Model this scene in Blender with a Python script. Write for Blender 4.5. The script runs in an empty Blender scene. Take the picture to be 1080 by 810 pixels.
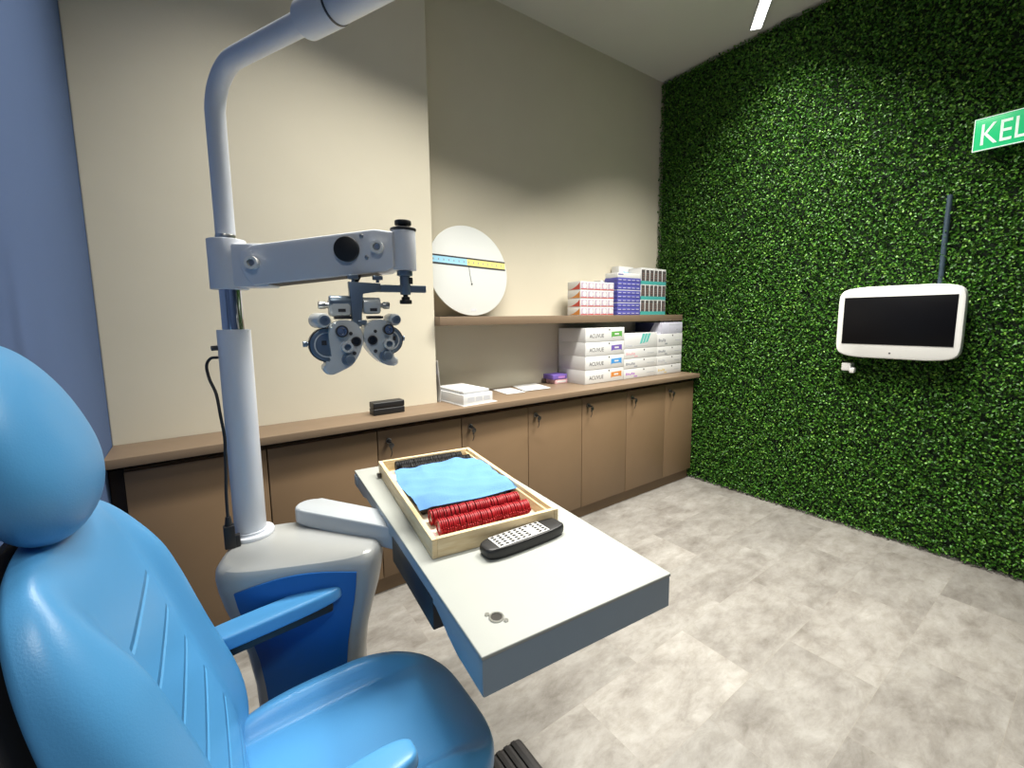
import bpy, bmesh, math, random
import numpy as np
from mathutils import Matrix, Vector
R = math.radians
random.seed(7)
SC = bpy.context.scene
COL = SC.collection
# ------------------------------------------------------------------ room numbers (metres)
G, D, H = 3.167, 2.314, 3.137          # hedge face, back wall, ceiling
F, K, TOE, DOORY = 1.889, 0.851, 1.96, 1.93
PY, PX, BX = 2.110, 1.018, -0.282      # pier face, pier right edge, blue wall

# ------------------------------------------------------------------ materials
def mat(name, col, rough=0.5, metal=0.0, coat=0.0, noise=0.0, nscale=20.0, bump=0.0, bscale=200.0, emit=None, estr=0.0, spec=0.5, sheen=0.0):
    m = bpy.data.materials.new(name); m.use_nodes = True
    nt = m.node_tree; b = nt.nodes['Principled BSDF']
    c = (col[0], col[1], col[2], 1)
    b.inputs['Base Color'].default_value = c
    b.inputs['Roughness'].default_value = rough
    b.inputs['Metallic'].default_value = metal
    b.inputs['Coat Weight'].default_value = coat
    b.inputs['Specular IOR Level'].default_value = spec
    b.inputs['Sheen Weight'].default_value = sheen
    if emit:
        b.inputs['Emission Color'].default_value = (*emit, 1); b.inputs['Emission Strength'].default_value = estr
    tc = nt.nodes.new('ShaderNodeTexCoord')
    if noise > 0:
        n = nt.nodes.new('ShaderNodeTexNoise'); n.inputs['Scale'].default_value = nscale; n.inputs['Detail'].default_value = 5
        nt.links.new(tc.outputs['Object'], n.inputs['Vector'])
        mx = nt.nodes.new('ShaderNodeMix'); mx.data_type = 'RGBA'
        mx.inputs[6].default_value = tuple(max(0, x * (1 - noise)) for x in col) + (1,)
        mx.inputs[7].default_value = tuple(min(1, x * (1 + noise)) for x in col) + (1,)
        nt.links.new(n.outputs['Fac'], mx.inputs[0]); nt.links.new(mx.outputs[2], b.inputs['Base Color'])
    if bump > 0:
        n2 = nt.nodes.new('ShaderNodeTexNoise'); n2.inputs['Scale'].default_value = bscale; n2.inputs['Detail'].default_value = 4
        nt.links.new(tc.outputs['Object'], n2.inputs['Vector'])
        bp = nt.nodes.new('ShaderNodeBump'); bp.inputs['Strength'].default_value = bump; bp.inputs['Distance'].default_value = 0.01
        nt.links.new(n2.outputs['Fac'], bp.inputs['Height']); nt.links.new(bp.outputs['Normal'], b.inputs['Normal'])
    return m

def floor_mat():
    m = bpy.data.materials.new('stone_vinyl_tile'); m.use_nodes = True
    nt = m.node_tree; N = nt.nodes; L = nt.links; b = N['Principled BSDF']
    tc = N.new('ShaderNodeTexCoord')
    mp = N.new('ShaderNodeMapping'); mp.inputs['Location'].default_value = (-0.0855, -0.10, 0)
    L.new(tc.outputs['Object'], mp.inputs['Vector'])
    br = N.new('ShaderNodeTexBrick'); br.offset = 0.5; br.offset_frequency = 2
    br.inputs['Color1'].default_value = (0, 0, 0, 1); br.inputs['Color2'].default_value = (1, 1, 1, 1); br.inputs['Mortar'].default_value = (.5, .5, .5, 1)
    br.inputs['Scale'].default_value = 1; br.inputs['Mortar Size'].default_value = 0.0006; br.inputs['Bias'].default_value = 0
    br.inputs['Brick Width'].default_value = 0.583; br.inputs['Row Height'].default_value = 0.286
    L.new(mp.outputs['Vector'], br.inputs['Vector'])
    sc = N.new('ShaderNodeVectorMath'); sc.operation = 'SCALE'; sc.inputs['Scale'].default_value = 9.7
    L.new(br.outputs['Color'], sc.inputs[0])
    ad = N.new('ShaderNodeVectorMath'); ad.operation = 'ADD'
    st = N.new('ShaderNodeMapping'); st.inputs['Scale'].default_value = (1.0, 1.9, 1.0)
    L.new(tc.outputs['Object'], st.inputs['Vector'])
    L.new(st.outputs['Vector'], ad.inputs[0]); L.new(sc.outputs[0], ad.inputs[1])
    n1 = N.new('ShaderNodeTexNoise'); n1.inputs['Scale'].default_value = 4.2; n1.inputs['Detail'].default_value = 9; n1.inputs['Roughness'].default_value = .70; n1.inputs['Distortion'].default_value = .25
    n2 = N.new('ShaderNodeTexNoise'); n2.inputs['Scale'].default_value = 11; n2.inputs['Detail'].default_value = 8; n2.inputs['Roughness'].default_value = .78; n2.inputs['Distortion'].default_value = .5
    L.new(ad.outputs[0], n1.inputs['Vector']); L.new(ad.outputs[0], n2.inputs['Vector'])
    r1 = N.new('ShaderNodeValToRGB')
    e = r1.color_ramp.elements
    e[0].position = .28; e[0].color = (.135, .122, .107, 1); e[1].position = .74; e[1].color = (.335, .325, .300, 1)
    x = r1.color_ramp.elements.new(.48); x.color = (.232, .219, .199, 1)
    L.new(n1.outputs['Fac'], r1.inputs['Fac'])
    r2 = N.new('ShaderNodeValToRGB'); e = r2.color_ramp.elements
    e[0].position = .33; e[0].color = (.70, .67, .63, 1); e[1].position = .56; e[1].color = (1, 1, 1, 1)
    L.new(n2.outputs['Fac'], r2.inputs['Fac'])
    mu = N.new('ShaderNodeMix'); mu.data_type = 'RGBA'; mu.blend_type = 'MULTIPLY'; mu.inputs[0].default_value = .75
    L.new(r1.outputs['Color'], mu.inputs[6]); L.new(r2.outputs['Color'], mu.inputs[7])
    rt = N.new('ShaderNodeMapRange'); rt.inputs['To Min'].default_value = .82; rt.inputs['To Max'].default_value = 1.12
    L.new(br.outputs['Color'], rt.inputs['Value'])
    hv = N.new('ShaderNodeHueSaturation'); L.new(rt.outputs[0], hv.inputs['Value']); L.new(mu.outputs[2], hv.inputs['Color'])
    mo = N.new('ShaderNodeMix'); mo.data_type = 'RGBA'; mo.inputs[7].default_value = (.22, .20, .17, 1)
    L.new(br.outputs['Fac'], mo.inputs[0]); L.new(hv.outputs['Color'], mo.inputs[6])
    L.new(mo.outputs[2], b.inputs['Base Color'])
    b.inputs['Roughness'].default_value = .48; b.inputs['Specular IOR Level'].default_value = .35
    bp = N.new('ShaderNodeBump'); bp.inputs['Strength'].default_value = .08; bp.inputs['Distance'].default_value = .01
    L.new(n2.outputs['Fac'], bp.inputs['Height']); L.new(bp.outputs['Normal'], b.inputs['Normal'])
    return m

def leaf_mat():
    m = bpy.data.materials.new('boxwood_leaf'); m.use_nodes = True
    nt = m.node_tree; N = nt.nodes; L = nt.links; b = N['Principled BSDF']
    g = N.new('ShaderNodeNewGeometry')
    r = N.new('ShaderNodeValToRGB'); e = r.color_ramp.elements
    e[0].position = 0; e[0].color = (.016, .062, .007, 1); e[1].position = 1; e[1].color = (.17, .34, .045, 1)
    x = r.color_ramp.elements.new(.45); x.color = (.040, .150, .012, 1)
    x = r.color_ramp.elements.new(.8); x.color = (.075, .22, .020, 1)
    L.new(g.outputs['Random Per Island'], r.inputs['Fac']); L.new(r.outputs['Color'], b.inputs['Base Color'])
    b.inputs['Roughness'].default_value = .42; b.inputs['Specular IOR Level'].default_value = .32
    return m

def wood_mat():
    m = bpy.data.materials.new('pine_wood'); m.use_nodes = True
    nt = m.node_tree; N = nt.nodes; L = nt.links; b = N['Principled BSDF']
    tc = N.new('ShaderNodeTexCoord'); mp = N.new('ShaderNodeMapping'); mp.inputs['Scale'].default_value = (14, 14, 90)
    L.new(tc.outputs['Object'], mp.inputs['Vector'])
    n = N.new('ShaderNodeTexNoise'); n.inputs['Scale'].default_value = 1.2; n.inputs['Detail'].default_value = 6
    L.new(mp.outputs['Vector'], n.inputs['Vector'])
    r = N.new('ShaderNodeValToRGB'); e = r.color_ramp.elements
    e[0].position = .3; e[0].color = (.62, .46, .25, 1); e[1].position = .7; e[1].color = (.78, .64, .40, 1)
    L.new(n.outputs['Fac'], r.inputs['Fac']); L.new(r.outputs['Color'], b.inputs['Base Color']); b.inputs['Roughness'].default_value = .5
    return m

def vinyl_mat(name, col, seams=False):
    m = mat(name, col, rough=.36, bump=.05, bscale=420, spec=.5)
    if seams:
        nt = m.node_tree; N = nt.nodes; L = nt.links; b = N['Principled BSDF']
        tc = N.new('ShaderNodeTexCoord'); sp = N.new('ShaderNodeSeparateXYZ'); L.new(tc.outputs['Object'], sp.inputs[0])
        def mth(op, a, v=None, w=None):
            n = N.new('ShaderNodeMath'); n.operation = op
            for i, q in enumerate((a, v, w)):
                if q is None: continue
                if isinstance(q, (int, float)): n.inputs[i].default_value = q
                else: L.new(q, n.inputs[i])
            return n.outputs[0]
        f = mth('FRACT', mth('MULTIPLY', sp.outputs['Z'], 1 / .066))
        d = mth('ABSOLUTE', mth('SUBTRACT', f, .5))
        line = mth('SUBTRACT', 1.0, mth('MINIMUM', mth('MULTIPLY', d, 11.0), 1.0))
        my = mth('LESS_THAN', mth('ABSOLUTE', sp.outputs['Y']), .105)
        mz = mth('MULTIPLY', mth('LESS_THAN', sp.outputs['Z'], .19), mth('GREATER_THAN', sp.outputs['Z'], -.27))
        hgt = mth('MULTIPLY', mth('MULTIPLY', line, my), mz)
        bp = N.new('ShaderNodeBump'); bp.invert = True; bp.inputs['Strength'].default_value = .55; bp.inputs['Distance'].default_value = .006
        L.new(hgt, bp.inputs['Height'])
        old = b.inputs['Normal'].links[0].from_socket if b.inputs['Normal'].links else None
        if old: L.new(old, bp.inputs['Normal'])
        L.new(bp.outputs['Normal'], b.inputs['Normal'])
    return m

M = {}
M['wall'] = mat('beige_wall_paint', (.67, .62, .495), .85, noise=.03, nscale=6, bump=.04, bscale=300, spec=.2)
M['blue_wall'] = mat('blue_wall_paint', (.095, .150, .30), .8, noise=.04, nscale=5, bump=.04, bscale=260, spec=.2)
M['ceiling'] = mat('ceiling_paint', (.60, .60, .56), .9, noise=.02, nscale=4, spec=.1)
M['floor'] = floor_mat()
M['hedge_back'] = mat('hedge_mat_backing', (.008, .02, .008), .9, noise=.4, nscale=60)
M['leaf'] = leaf_mat()
M['laminate'] = mat('brown_laminate', (.215, .140, .078), .5, noise=.05, nscale=9, spec=.35)
M['counter'] = mat('light_brown_laminate', (.200, .142, .093), .45, noise=.06, nscale=14, spec=.4)
M['gap'] = mat('gap_shade', (.03, .018, .012), .8, noise=.2)  # near-black brown standing in for the shade inside the cabinet gaps
M['steel'] = mat('brushed_steel', (.62, .62, .60), .28, 1.0, noise=.05, nscale=80)
M['chrome'] = mat('chrome', (.60, .63, .68), .08, 1.0, noise=.02, nscale=30)
M['darksteel'] = mat('dark_metal', (.10, .095, .09), .35, .9, noise=.1, nscale=60)
M['white_paint'] = mat('white_enamel', (.63, .66, .71), .33, noise=.02, nscale=10, coat=.15)
M['grey_shell'] = mat('pale_grey_shell', (.35, .36, .355), .3, noise=.03, nscale=8, coat=.2)
M['panel_blue'] = mat('deep_blue_panel', (.012, .105, .34), .4, noise=.04, nscale=9)
M['vinyl'] = vinyl_mat('blue_vinyl', (.080, .310, .61))
M['vinyl_seam'] = vinyl_mat('blue_vinyl_stitched', (.080, .310, .61), True)
M['black'] = mat('black_plastic', (.012, .012, .013), .45, noise=.2, nscale=50, bump=.03)
M['black_soft'] = mat('black_rubber', (.022, .020, .020), .6, noise=.2, nscale=40)
M['arm_paint'] = mat('dimmed_white_enamel', (.36, .39, .42), .35, noise=.02, nscale=10, coat=.1)  # white enamel with its colour darkened against strong light from above
M['table_top'] = mat('off_white_laminate', (.345, .36, .335), .5, noise=.02, nscale=25, bump=.02, bscale=500)
M['table_side'] = mat('slate_blue_enamel', (.24, .31, .37), .4, noise=.04, nscale=20)
M['wood'] = wood_mat()
M['felt'] = mat('cream_felt', (.62, .57, .46), .9, noise=.04, nscale=90, sheen=.2)
M['red'] = mat('red_plastic', (.30, .003, .008), .5, noise=.12, nscale=60, spec=.3)
M['lens_glass'] = mat('lens_glass', (.25, .05, .05), .1, noise=.02)
M['cloth'] = mat('sky_blue_cloth', (.120, .265, .52), .95, noise=.06, nscale=18, bump=.2, bscale=260, spec=.1)
M['white_plastic'] = mat('white_plastic', (.76, .76, .73), .4, noise=.02, nscale=15)
M['screen'] = mat('black_glass_screen', (.003, .003, .004), .35, noise=.1, spec=.2)
M['paper'] = mat('white_paper', (.62, .62, .61), .85, noise=.02, nscale=40)
M['board'] = mat('white_carton', (.68, .68, .67), .6, noise=.02, nscale=30)
M['lilac'] = mat('lilac_carton', (.58, .58, .68), .6, noise=.03)
M['disc'] = mat('white_board', (.66, .68, .66), .5, noise=.01, nscale=10)
M['ink'] = mat('dark_ink', (.03, .03, .035), .7, noise=.1)
M['ink_grey'] = mat('grey_ink', (.30, .31, .34), .7, noise=.1)
M['ink_pale'] = mat('pale_grey_ink', (.52, .53, .56), .7, noise=.05)
for n, c in dict(green=(.11, .36, .07), purple=(.16, .10, .40), blue=(.06, .30, .68), orange=(.62, .24, .05), teal=(.12, .50, .45), pink=(.70, .42, .45),
                 redprint=(.55, .07, .05), violet=(.085, .085, .36), yellow=(.80, .68, .22), paleblue=(.32, .62, .82), darkgrey=(.085, .075, .075), tealbox=(.06, .36, .34), ochre=(.66, .52, .26), navy=(.05, .05, .13), magenta=(.42,.20,.55), umber=(.20,.12,.10), mauve=(.47,.38,.48)).items():
    M[n] = mat(n + '_print', c, .55, noise=.06, nscale=60)
M['ph_body'] = mat('silver_grey_enamel', (.62, .65, .65), .25, .2, noise=.04, nscale=30, coat=.3)
M['ph_blue'] = mat('grey_blue_metal', (.20, .26, .33), .3, .6, noise=.05, nscale=40)
M['lens'] = mat('dark_lens', (.01, .012, .015), .05, noise=.1, spec=.8)
M['led'] = mat('led_diffuser', (.9, .9, .9), .5, noise=.01, emit=(1.0, .95, .86), estr=4)
M['exit_green'] = mat('lit_green_acrylic', (.02, .45, .16), .25, noise=.15, nscale=9, emit=(.03, .55, .22), estr=.55)
M['exit_white'] = mat('lit_white_letter', (.8, .85, .82), .3, noise=.02, emit=(.7, .95, .8), estr=.5)
M['cable_blue'] = mat('dark_blue_conduit', (.035, .06, .085), .5, noise=.2, nscale=30)

# ------------------------------------------------------------------ mesh building
class MB:
    def __init__(s): s.bm = bmesh.new(); s.mi = 0
    def _n(s, before):
        for f in s.bm.faces:
            if f.index == -1 or f not in before: pass
    def box(s, x0, x1, y0, y1, z0, z1, bev=0.0, seg=2, mi=0):
        vs = [s.bm.verts.new((x, y, z)) for x in (x0, x1) for y in (y0, y1) for z in (z0, z1)]
        q = [(0, 1, 3, 2), (4, 6, 7, 5), (0, 4, 5, 1), (2, 3, 7, 6), (0, 2, 6, 4), (1, 5, 7, 3)]
        fs = [s.bm.faces.new([vs[i] for i in f]) for f in q]
        for f in fs: f.material_index = mi
        if bev > 0:
            es = list({e for f in fs for e in f.edges})
            r = bmesh.ops.bevel(s.bm, geom=es, offset=bev, segments=seg, profile=.5, affect='EDGES')
            for f in r['faces']: f.material_index = mi
        return s
    def rings(s, rings, cap0=True, cap1=True, mi=0, closed=True):
        rv = [[s.bm.verts.new(p) for p in r] for r in rings]
        n = len(rv[0])
        for a, b in zip(rv, rv[1:]):
            for i in range(n if closed else n - 1):
                j = (i + 1) % n
                s.bm.faces.new((a[i], a[j], b[j], b[i])).material_index = mi
        if cap0: s.bm.faces.new(rv[0][::-1]).material_index = mi
        if cap1: s.bm.faces.new(rv[-1]).material_index = mi
        return s
    def cyl(s, p0, p1, r0, r1=None, n=24, bev=0.0, mi=0):
        r1 = r0 if r1 is None else r1
        p0, p1 = Vector(p0), Vector(p1); d = (p1 - p0).normalized()
        a = d.orthogonal().normalized(); b = d.cross(a)
        def ring(c, r): return [c + (a * math.cos(t) + b * math.sin(t)) * r for t in [2 * math.pi * i / n for i in range(n)]]
        if bev > 0:
            rg = [ring(p0, r0 - bev), ring(p0 + d * bev * .3, r0 - bev * .3), ring(p0 + d * bev, r0), ring(p1 - d * bev, r1), ring(p1 - d * bev * .3, r1 - bev * .3), ring(p1, r1 - bev)]
        else: rg = [ring(p0, r0), ring(p1, r1)]
        return s.rings(rg, mi=mi)
    def annulus(s, p0, p1, ro, ri, n=24, mi=0):
        p0, p1 = Vector(p0), Vector(p1); d = (p1 - p0).normalized(); a = d.orthogonal().normalized(); b = d.cross(a)
        def ring(c, r): return [s.bm.verts.new(c + (a * math.cos(2 * math.pi * i / n) + b * math.sin(2 * math.pi * i / n)) * r) for i in range(n)]
        A, B, C_, E = ring(p0, ro), ring(p1, ro), ring(p1, ri), ring(p0, ri)
        for P, Q in ((A, B), (B, C_), (C_, E), (E, A)):
            for i in range(n):
                j = (i + 1) % n
                s.bm.faces.new((P[i], P[j], Q[j], Q[i])).material_index = mi
        return s
    def tube(s, pts, r, n=14, mi=0):
        pts = [Vector(p) for p in pts]; rg = []
        t0 = (pts[1] - pts[0]).normalized(); a = t0.orthogonal().normalized()
        for i, p in enumerate(pts):
            t = (pts[min(i + 1, len(pts) - 1)] - pts[max(i - 1, 0)]).normalized()
            a = (a - t * a.dot(t)).normalized(); b = t.cross(a)
            rr = r[i] if isinstance(r, (list, tuple)) else r
            rg.append([p + (a * math.cos(2 * math.pi * k / n) + b * math.sin(2 * math.pi * k / n)) * rr for k in range(n)])
        return s.rings(rg, mi=mi)
    def prism(s, poly, f0, f1, bev=0.0, seg=2, mi=0):
        """poly: list of 2-D points; f0/f1 map (p) to the two end positions"""
        A = [s.bm.verts.new(f0(p)) for p in poly]; B = [s.bm.verts.new(f1(p)) for p in poly]; n = len(poly)
        fs = [s.bm.faces.new(A[::-1]), s.bm.faces.new(B)]
        for i in range(n):
            j = (i + 1) % n; fs.append(s.bm.faces.new((A[i], A[j], B[j], B[i])))
        for f in fs: f.material_index = mi
        if bev > 0:
            es = list({e for f in fs[:2] for e in f.edges})
            r = bmesh.ops.bevel(s.bm, geom=es, offset=bev, segments=seg, profile=.5, affect='EDGES')
            for f in r['faces']: f.material_index = mi
        return s
    def ball(s, c, rx, ry=None, rz=None, n=20, m=12, mi=0):
        ry = rx if ry is None else ry; rz = rx if rz is None else rz; c = Vector(c)
        rg = []
        for i in range(1, m):
            t = math.pi * i / m
            rg.append([c + Vector((rx * math.sin(t) * math.cos(2 * math.pi * k / n), ry * math.sin(t) * math.sin(2 * math.pi * k / n), -rz * math.cos(t))) for k in range(n)])
        return s.rings(rg, mi=mi)
    def pillow(s, outline, hf, hb, nr=14, nt=72, pf=2.4, pb=2.4, mi=0):
        """closed cushion; outline(t)->(a,b); hf/hb(a,b)->height of front/back"""
        def P(r, t, h, p, sg):
            a, b = outline(t); a *= r; b *= r
            return Vector((a, b, sg * h(a, b) * max(0, 1 - r ** p) ** (1 / p)))
        T = [2 * math.pi * i / nt for i in range(nt)]
        rs = [math.sin(math.pi / 2 * (i / nr)) for i in range(1, nr + 1)]
        c = s.bm.verts.new((0, 0, hf(0, 0))); prev = None
        allr = []
        for r in rs: allr.append([s.bm.verts.new(P(r, t, hf, pf, 1)) for t in T])
        for i in range(nt): s.bm.faces.new((c, allr[0][i], allr[0][(i + 1) % nt])).material_index = mi
        for r in rs[:-1][::-1]: allr.append([s.bm.verts.new(P(r, t, hb, pb, -1)) for t in T])
        for A, B in zip(allr, allr[1:]):
            for i in range(nt):
                j = (i + 1) % nt; s.bm.faces.new((A[i], B[i], B[j], A[j])).material_index = mi
        c2 = s.bm.verts.new((0, 0, -hb(0, 0)))
        L = allr[-1]
        for i in range(nt): s.bm.faces.new((L[i], c2, L[(i + 1) % nt])).material_index = mi
        return s
    def xf(s, m):
        bmesh.ops.transform(s.bm, matrix=m, verts=s.bm.verts); return s

WP = {}
def finish(name, me, parent, smooth, mats, base):
    for m in mats: me.materials.append(m)
    if len(me.vertices):
        co = np.empty(len(me.vertices) * 3, 'f'); me.vertices.foreach_get('co', co); co = co.reshape(-1, 3)
        lo, hi = co.min(0), co.max(0); c = (lo + hi) / 2
        if base: c[2] = lo[2]
        c = Vector([float(x) for x in c])
        me.transform(Matrix.Translation(-c))
    else: c = Vector()
    if smooth:
        me.polygons.foreach_set('use_smooth', [True] * len(me.polygons))
        try: me.set_sharp_from_angle(angle=R(38))
        except Exception: pass
    o = bpy.data.objects.new(name, me); COL.objects.link(o)
    pw = Vector()
    if parent is not None: o.parent = parent; pw = WP[parent.name]
    o.location = c - pw; WP[o.name] = c
    return o
def obj(name, mb, m, parent=None, smooth=True):
    bmesh.ops.recalc_face_normals(mb.bm, faces=mb.bm.faces)
    me = bpy.data.meshes.new(name); mb.bm.to_mesh(me); mb.bm.free()
    return finish(name, me, parent, smooth, m if isinstance(m, (list, tuple)) else [m], parent is None)
def tag(o, label=None, cat=None, group=None, kind=None):
    if label: o['label'] = label
    if cat: o['category'] = cat
    if group: o['group'] = group
    if kind: o['kind'] = kind
    return o
def empty(name, loc, label=None, cat=None, group=None):
    o = bpy.data.objects.new(name, None); COL.objects.link(o); o.location = loc; o.empty_display_size = .05
    WP[o.name] = Vector(loc)
    return tag(o, label, cat, group)
def struct(name, mb, m, smooth=False):
    return tag(obj(name, mb, m, None, smooth), kind='structure')
def copy_tree(o, loc, rz=None, label=None, group=None):
    def rec(s, par):
        c = s.copy(); COL.objects.link(c)
        if par is not None: c.parent = par
        for ch in s.children: rec(ch, c)
        return c
    r = rec(o, None); r.location = loc; WP[r.name] = Vector(loc)
    if rz is not None: r.rotation_euler.z = rz
    if label: r['label'] = label
    if group: r['group'] = group
    return r
def text(name, body, size, m, parent, mtx, extrude=.0004, align='LEFT', squash=1.0):
    cu = bpy.data.curves.new('lettering', 'FONT'); cu.body = body; cu.size = size; cu.extrude = extrude; cu.align_x = align
    cu.resolution_u = 3
    t = bpy.data.objects.new('lettering', cu); COL.objects.link(t)
    bpy.context.view_layer.update()
    me = bpy.data.meshes.new_from_object(t.evaluated_get(bpy.context.evaluated_depsgraph_get()))
    bpy.data.objects.remove(t); bpy.data.curves.remove(cu)
    me.transform(mtx @ Matrix.Diagonal((squash, 1, 1, 1)))
    me.materials.clear()
    return finish(name, me, parent, False, [m], False)
def face_y(x, y, z):      # lettering on a face looking towards -y
    return Matrix.Translation((x, y, z)) @ Matrix.Rotation(R(90), 4, 'X')
def face_x(x, y, z):      # lettering on a face looking towards -x
    return Matrix.Translation((x, y, z)) @ Matrix.Rotation(R(-90), 4, 'Z') @ Matrix.Rotation(R(90), 4, 'X')
def superel(a, b, n, t):
    c, s_ = math.cos(t), math.sin(t)
    return (a * math.copysign(abs(c) ** (2 / n), c), b * math.copysign(abs(s_) ** (2 / n), s_))
def sstep(x, a, b):
    t = min(1, max(0, (x - a) / (b - a))); return t * t * (3 - 2 * t)
def bez(pts, n=8):
    """Catmull-Rom through points"""
    P = [Vector(p) for p in pts]; P = [P[0] * 2 - P[1]] + P + [P[-1] * 2 - P[-2]]; out = []
    for i in range(1, len(P) - 2):
        for k in range(n):
            t = k / n; a, b, c, d = P[i - 1], P[i], P[i + 1], P[i + 2]
            out.append(.5 * ((2 * b) + (c - a) * t + (2 * a - 5 * b + 4 * c - d) * t * t + (3 * b - a - 3 * c + d) * t ** 3))
    out.append(P[-2]); return out

# ------------------------------------------------------------------ the room
X0, Y0 = -1.5, -1.7
struct('floor', MB().box(X0, G + .13, Y0, D + .1, -.08, 0), M['floor'])
# keep the floor pattern in room coordinates
fl = bpy.data.objects['floor']; fl.data.transform(Matrix.Translation(fl.location)); fl.location = (0, 0, 0)
struct('ceiling', MB().box(X0, G + .13, Y0, D + .1, H, H + .08), M['ceiling'])
struct('wall_back', MB().box(PX, G + .13, D, D + .1, 0, H), M['wall'])
struct('wall_pier', MB().box(BX, PX, PY, D + .1, 0, H, .004), M['wall'])
struct('wall_left', MB().box(BX - .14, BX, 1.02, D + .1, 0, H, .004), M['blue_wall'])
struct('wall_alcove', MB().box(X0, BX - .14, 1.12, 1.26, 0, H), M['blue_wall'])
struct('wall_far_left', MB().box(X0 - .1, X0, Y0, 1.26, 0, H), M['blue_wall'])
struct('wall_front', MB().box(X0 - .1, G + .13, Y0 - .1, Y0, 0, H), M['blue_wall'])
struct('wall_right', MB().box(G + .03, G + .13, Y0, D + .1, 0, H), M['hedge_back'])

# leafy wall panels: uncountable leaves
def hedge():
    rng = np.random.default_rng(3)
    n = 150000
    y = rng.uniform(-.55, D - .004, n); z = rng.uniform(.012, H - .012, n)
    dpt = rng.beta(2, 1.6, n) * .05
    P = np.stack([G + .022 - dpt, y, z], 1)
    ang = rng.uniform(0, 2 * np.pi, n); tilt = rng.uniform(.15, 1.05, n)
    ax = np.stack([-np.sin(tilt), np.cos(tilt) * np.cos(ang), np.cos(tilt) * np.sin(ang)], 1)
    rnd = rng.normal(size=(n, 3)); rnd[:, 0] *= .35
    sd = np.cross(ax, np.cross(rnd, ax)); sd /= np.linalg.norm(sd, axis=1)[:, None]
    nr = np.cross(ax, sd); nr *= np.sign(-nr[:, :1]) + (nr[:, :1] == 0)
    ln = rng.uniform(.0115, .018, n)[:, None]; w = ln * rng.uniform(.26, .36, n)[:, None]
    v = np.stack([P, P + ax * ln * .35 + sd * w + nr * w * .4, P + ax * ln * .75 + sd * w * .72 + nr * w * .25, P + ax * ln - nr * ln * .12,
                  P + ax * ln * .75 - sd * w * .72 + nr * w * .25, P + ax * ln * .35 - sd * w + nr * w * .4, P + ax * ln * .55], 1)
    v[:, :, 0] = np.minimum(v[:, :, 0], G + .028); v[:, :, 1] = np.minimum(v[:, :, 1], D - .001)
    v[:, :, 2] = np.clip(v[:, :, 2], .003, H - .002)
    tri = np.array([[0, 1, 6], [1, 2, 6], [2, 3, 6], [3, 4, 6], [4, 5, 6], [5, 0, 6]])
    idx = (np.arange(n)[:, None, None] * 7 + tri[None]).reshape(-1)
    me = bpy.data.meshes.new('artificial_hedge')
    me.vertices.add(n * 7); me.vertices.foreach_set('co', v.astype('f').reshape(-1))
    nf = n * 6
    me.loops.add(nf * 3); me.loops.foreach_set('vertex_index', idx.astype('i'))
    me.polygons.add(nf); me.polygons.foreach_set('loop_start', np.arange(0, nf * 3, 3, dtype='i')); me.polygons.foreach_set('loop_total', np.full(nf, 3, dtype='i'))
    me.update(calc_edges=True)
    me.materials.append(M['leaf'])
    o = bpy.data.objects.new('artificial_hedge', me); COL.objects.link(o)
    tag(o, 'dense artificial boxwood leaves covering the whole right wall', 'artificial hedge', kind='stuff')
hedge()

# ------------------------------------------------------------------ counter, cabinets, shelf
edges = [-.24, .188, .628, 1.062, 1.493, 1.919, 2.342, 2.772, 3.135]
CL = ['brown cabinet unit at the blue wall end, behind the white column', 'brown cabinet unit behind the stand and swing arm, without visible lock',
      'brown keyed cabinet unit below the black case, farthest left lock', 'brown keyed cabinet unit below the open white carton',
      'brown keyed cabinet unit below the loose paper sheets', 'brown keyed cabinet unit below the stack with green and orange labels',
      'brown keyed cabinet unit second from the leaf wall', 'brown keyed cabinet unit touching the leaf wall']
for i in range(8):
    a, b = edges[i], edges[i + 1]
    root = empty('cabinet', ((a + b) / 2, 2.0, .081), CL[i], 'cabinet', 'row of base cabinets under the counter')
    back = 2.10 if b < 1.07 else 2.29
    obj('body', MB().box(a + .001, b - .001, 1.952, back, .081, .795, .001), M['laminate'], root)
    obj('door', MB().box(a + .0022, b - .0022, DOORY, 1.950, .084, .792, .0012), M['laminate'], root)
    if i >= 2:
        lx, lz = a + .050, .742
        lk = obj('lock', MB().cyl((lx, DOORY + .001, lz), (lx, DOORY - .006, lz), .0125, n=20, bev=.002).cyl((lx, DOORY - .005, lz), (lx, DOORY - .020, lz), .0095, n=18, bev=.0015), M['darksteel'], root)
        obj('lock_rim', MB().annulus((lx, DOORY - .0045, lz), (lx, DOORY - .0075, lz), .0125, .0098, 22), M['steel'], lk)
        k = MB().box(lx - .0012, lx + .0012, DOORY - .043, DOORY - .019, lz - .005, lz + .003, .0005)
        k.cyl((lx, DOORY - .042, lz - .014), (lx, DOORY - .038, lz - .014), .0125, n=18, bev=.001)
        k.box(lx - .004, lx + .004, DOORY - .039, DOORY - .031, lz - .036, lz - .020, .002)
        k.tube([(lx, DOORY - .036, lz - .034), (lx + .004, DOORY - .033, lz - .048), (lx + .002, DOORY - .030, lz - .062), (lx - .001, DOORY - .028, lz - .070)], .0022, n=8)
        ko = obj('key', k, M['darksteel'], lk); ko['label'] = 'dark key hanging in the lock'
struct('trim_1', MB().box(BX + .04, 3.135, TOE, TOE + .02, 0, .081), M['laminate'])
struct('gap_shade_strip', MB().box(BX + .002, 3.135, 1.975, 2.0, .795, .8195), M['gap'])  # dark strip painting the shadow gap between doors and worktop
struct('trim_3', MB().box(BX + .003, -.243, 1.96, 1.98, 0.0, .795), M['gap'])  # same shade colour fills the dark gap beside the blue wall
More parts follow.
